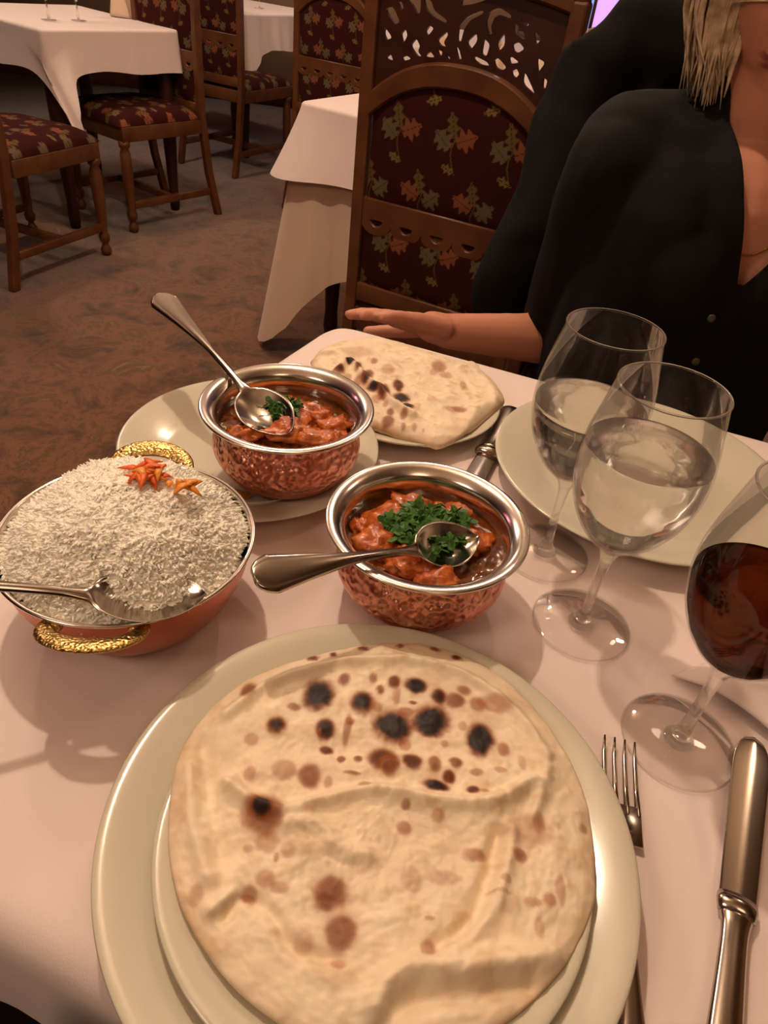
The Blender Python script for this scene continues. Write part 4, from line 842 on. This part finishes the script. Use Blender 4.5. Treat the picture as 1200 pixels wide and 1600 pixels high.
for sx in (.265, .505): obj('shoe', remeshed([limb((sx, .69, .045), (sx, .53, .032), .042, .032), limb((sx, .53, .03), (sx, .48, .026), .032, .024)], .006, 3), M_black_coat, wm)
neck = [(.333 + .118 * t, .925 - .045 * math.sin(PI * t) - .0, .935 - .055 * math.sin(PI * t), .0016) for t in [k / 40 for k in range(41)]]
bv_ = None
# the chain follows the skin: push each point to just outside the body
from mathutils.bvhtree import BVHTree
bt = BVHTree.FromPolygons([tuple(v) for v in co], [tuple(p.vertices) for p in bme.polygons])
ch = []
for x, y, z, r in neck:
    h = bt.ray_cast(Vector((x, .75, z)), Vector((0, 1, 0)))[0]; ch.append((x, (h.y if h else y) - .0014, z, .0013))
obj('necklace', tube(ch, 6), mat('gold_chain', (.85, .66, .38), .25, 1, bump=('voronoi', 900, .8, .001)), wm)

# ------------------------------------------------------------------ coat over her chair
cf = Vector((math.cos(R(-16)), math.sin(R(-16)), 0)); cn = Vector((-cf.y, cf.x, 0)); c0 = Vector((.415, 1.245, 0))
def cp(u, v, z): q = c0 + cf * u + cn * v; return (q.x, q.y, z)
coat = []
for s in (-1, 1):
    coat += [limb(cp(-.150, .03 * s, 1.070), cp(.17, .03 * s, 1.072), .040, .040), limb(cp(-.165, .035 * s, 1.04), cp(.18, .035 * s, 1.04), .045, .045), limb(cp(-.155, .045 * s, 1.04), cp(-.185, .05 * s, .84), .045, .04), limb(cp(.165, .045 * s, 1.04), cp(.19, .05 * s, .84), .045, .04)]
for k in range(6):
    u = -.15 + .06 * k; coat += [limb(cp(u, .045, 1.045), cp(u * 1.15, .055, .50 + .03 * math.sin(k * 2)), .036, .040), limb(cp(u, -.045, 1.045), cp(u * 1.1, -.05, .70), .034, .030)]
sl = smooth_path([(.235, 1.30, 1.03, .055), (.215, 1.26, .92, .060), (.195, 1.20, .83, .058), (.165, 1.165, .76, .054), (.143, 1.155, .71, .046), (.150, 1.15, .66, .043), (.157, 1.148, .635, .042)], 24)
coat.append(tube([tuple(p) for p in sl], 20))
co_ = remeshed(coat, .009, 6, lambda p: .006 * fbm(p[0] * 7, p[1] * 7, p[2] * 3, 3) + .003 * math.sin(p[0] * 60 + 5 * fbm(p[2] * 3, p[0] * 3, 1)))
tag(obj('coat', co_, M_black_coat), 'black coat hung over the chair behind the woman, one sleeve dangling', 'coat')

# ------------------------------------------------------------------ lap of the one who holds the camera
lap = remeshed([limb((-.02, -.28, .56), (-.14, .10, .60), .105, .080), limb((.20, -.30, .56), (.22, .10, .58), .105, .080), limb((-.14, .10, .60), (-.15, .10, .12), .074, .05), limb((.22, .10, .58), (.23, .10, .12), .074, .05), limb((.0, -.33, .60), (.18, -.33, .60), .13, .13), limb((.09, -.33, .60), (.09, -.34, 1.02), .14, .15), limb((-.02, -.36, 1.08), (.20, -.36, 1.08), .08, .08), limb((-.05, -.35, 1.07), (-.27, -.14, .80), .055, .045), limb((-.27, -.14, .80), (-.145, .045, .755), .045, .040), limb((-.145, .045, .755), (-.06, .02, .72), .040, .03)], .01, 4, lambda p: .003 * fbm(p[0] * 10, p[1] * 10, p[2] * 10, 3))
tag(obj('person', lap, M_black_coat), 'black sleeve of the near diner at the bottom left corner', 'person')

# ------------------------------------------------------------------ things on the far tables
def folded_napkin(a, b):
    an = 2 * PI * a; return ((.055 * (1 - .45 * b) + .006 * math.sin(an * 5 + b)) * math.cos(an), (.032 * (1 - .3 * b)) * math.sin(an), .13 * b + .012 * b * math.sin(an * 3))
fn = obj('napkin', grid(60, 12, folded_napkin, True), M_cloth_under, None, (-1.46, 3.80, .756)); fn.modifiers.new('t', 'SOLIDIFY').thickness = .002
tag(fn, 'cream napkin standing folded on the upper left table', 'napkin')
def far_glass(label, loc, grp):
    t = empty('wine_glass', loc); tag(t, label, 'glass', grp)
    obj('bowl', lathe([tuple(p) for p in smooth_path(GP, 24)], 32), M_glass, t)
    obj('stem', lathe([(0, .0), (.03, .0005), (.03, .0015), (.006, .004), (.0036, .03), (.0036, .06), (.006, .072), (0, .078)], 20), M_glass_solid, t)
for (x, y, z, l) in ((-1.60, 3.37, .755, 'left empty wine glass on the upper left table'), (-1.52, 3.47, .755, 'right empty wine glass on the upper left table, nearer the napkin'), (-1.13, 5.15, .755, 'empty wine glass on the small far table')): far_glass(l, (x, y, z), 'empty glasses on the far tables')

nap_me = fn.data
for x, y, a, l in ((-.02, 3.02, .3, 'leftmost'), (.20, 3.10, 1.2, 'second from the left'), (.36, 2.90, 2.0, 'third from the left'), (.52, 2.78, .8, 'rightmost')):
    q = fn.copy(); C.objects.link(q); q.location = (x, y, .758); q.rotation_euler = (0, 0, a); q['label'] = l + ' of the cream folded napkins glimpsed through the pierced chair back'; q['group'] = 'napkins on the table behind the carved chair'
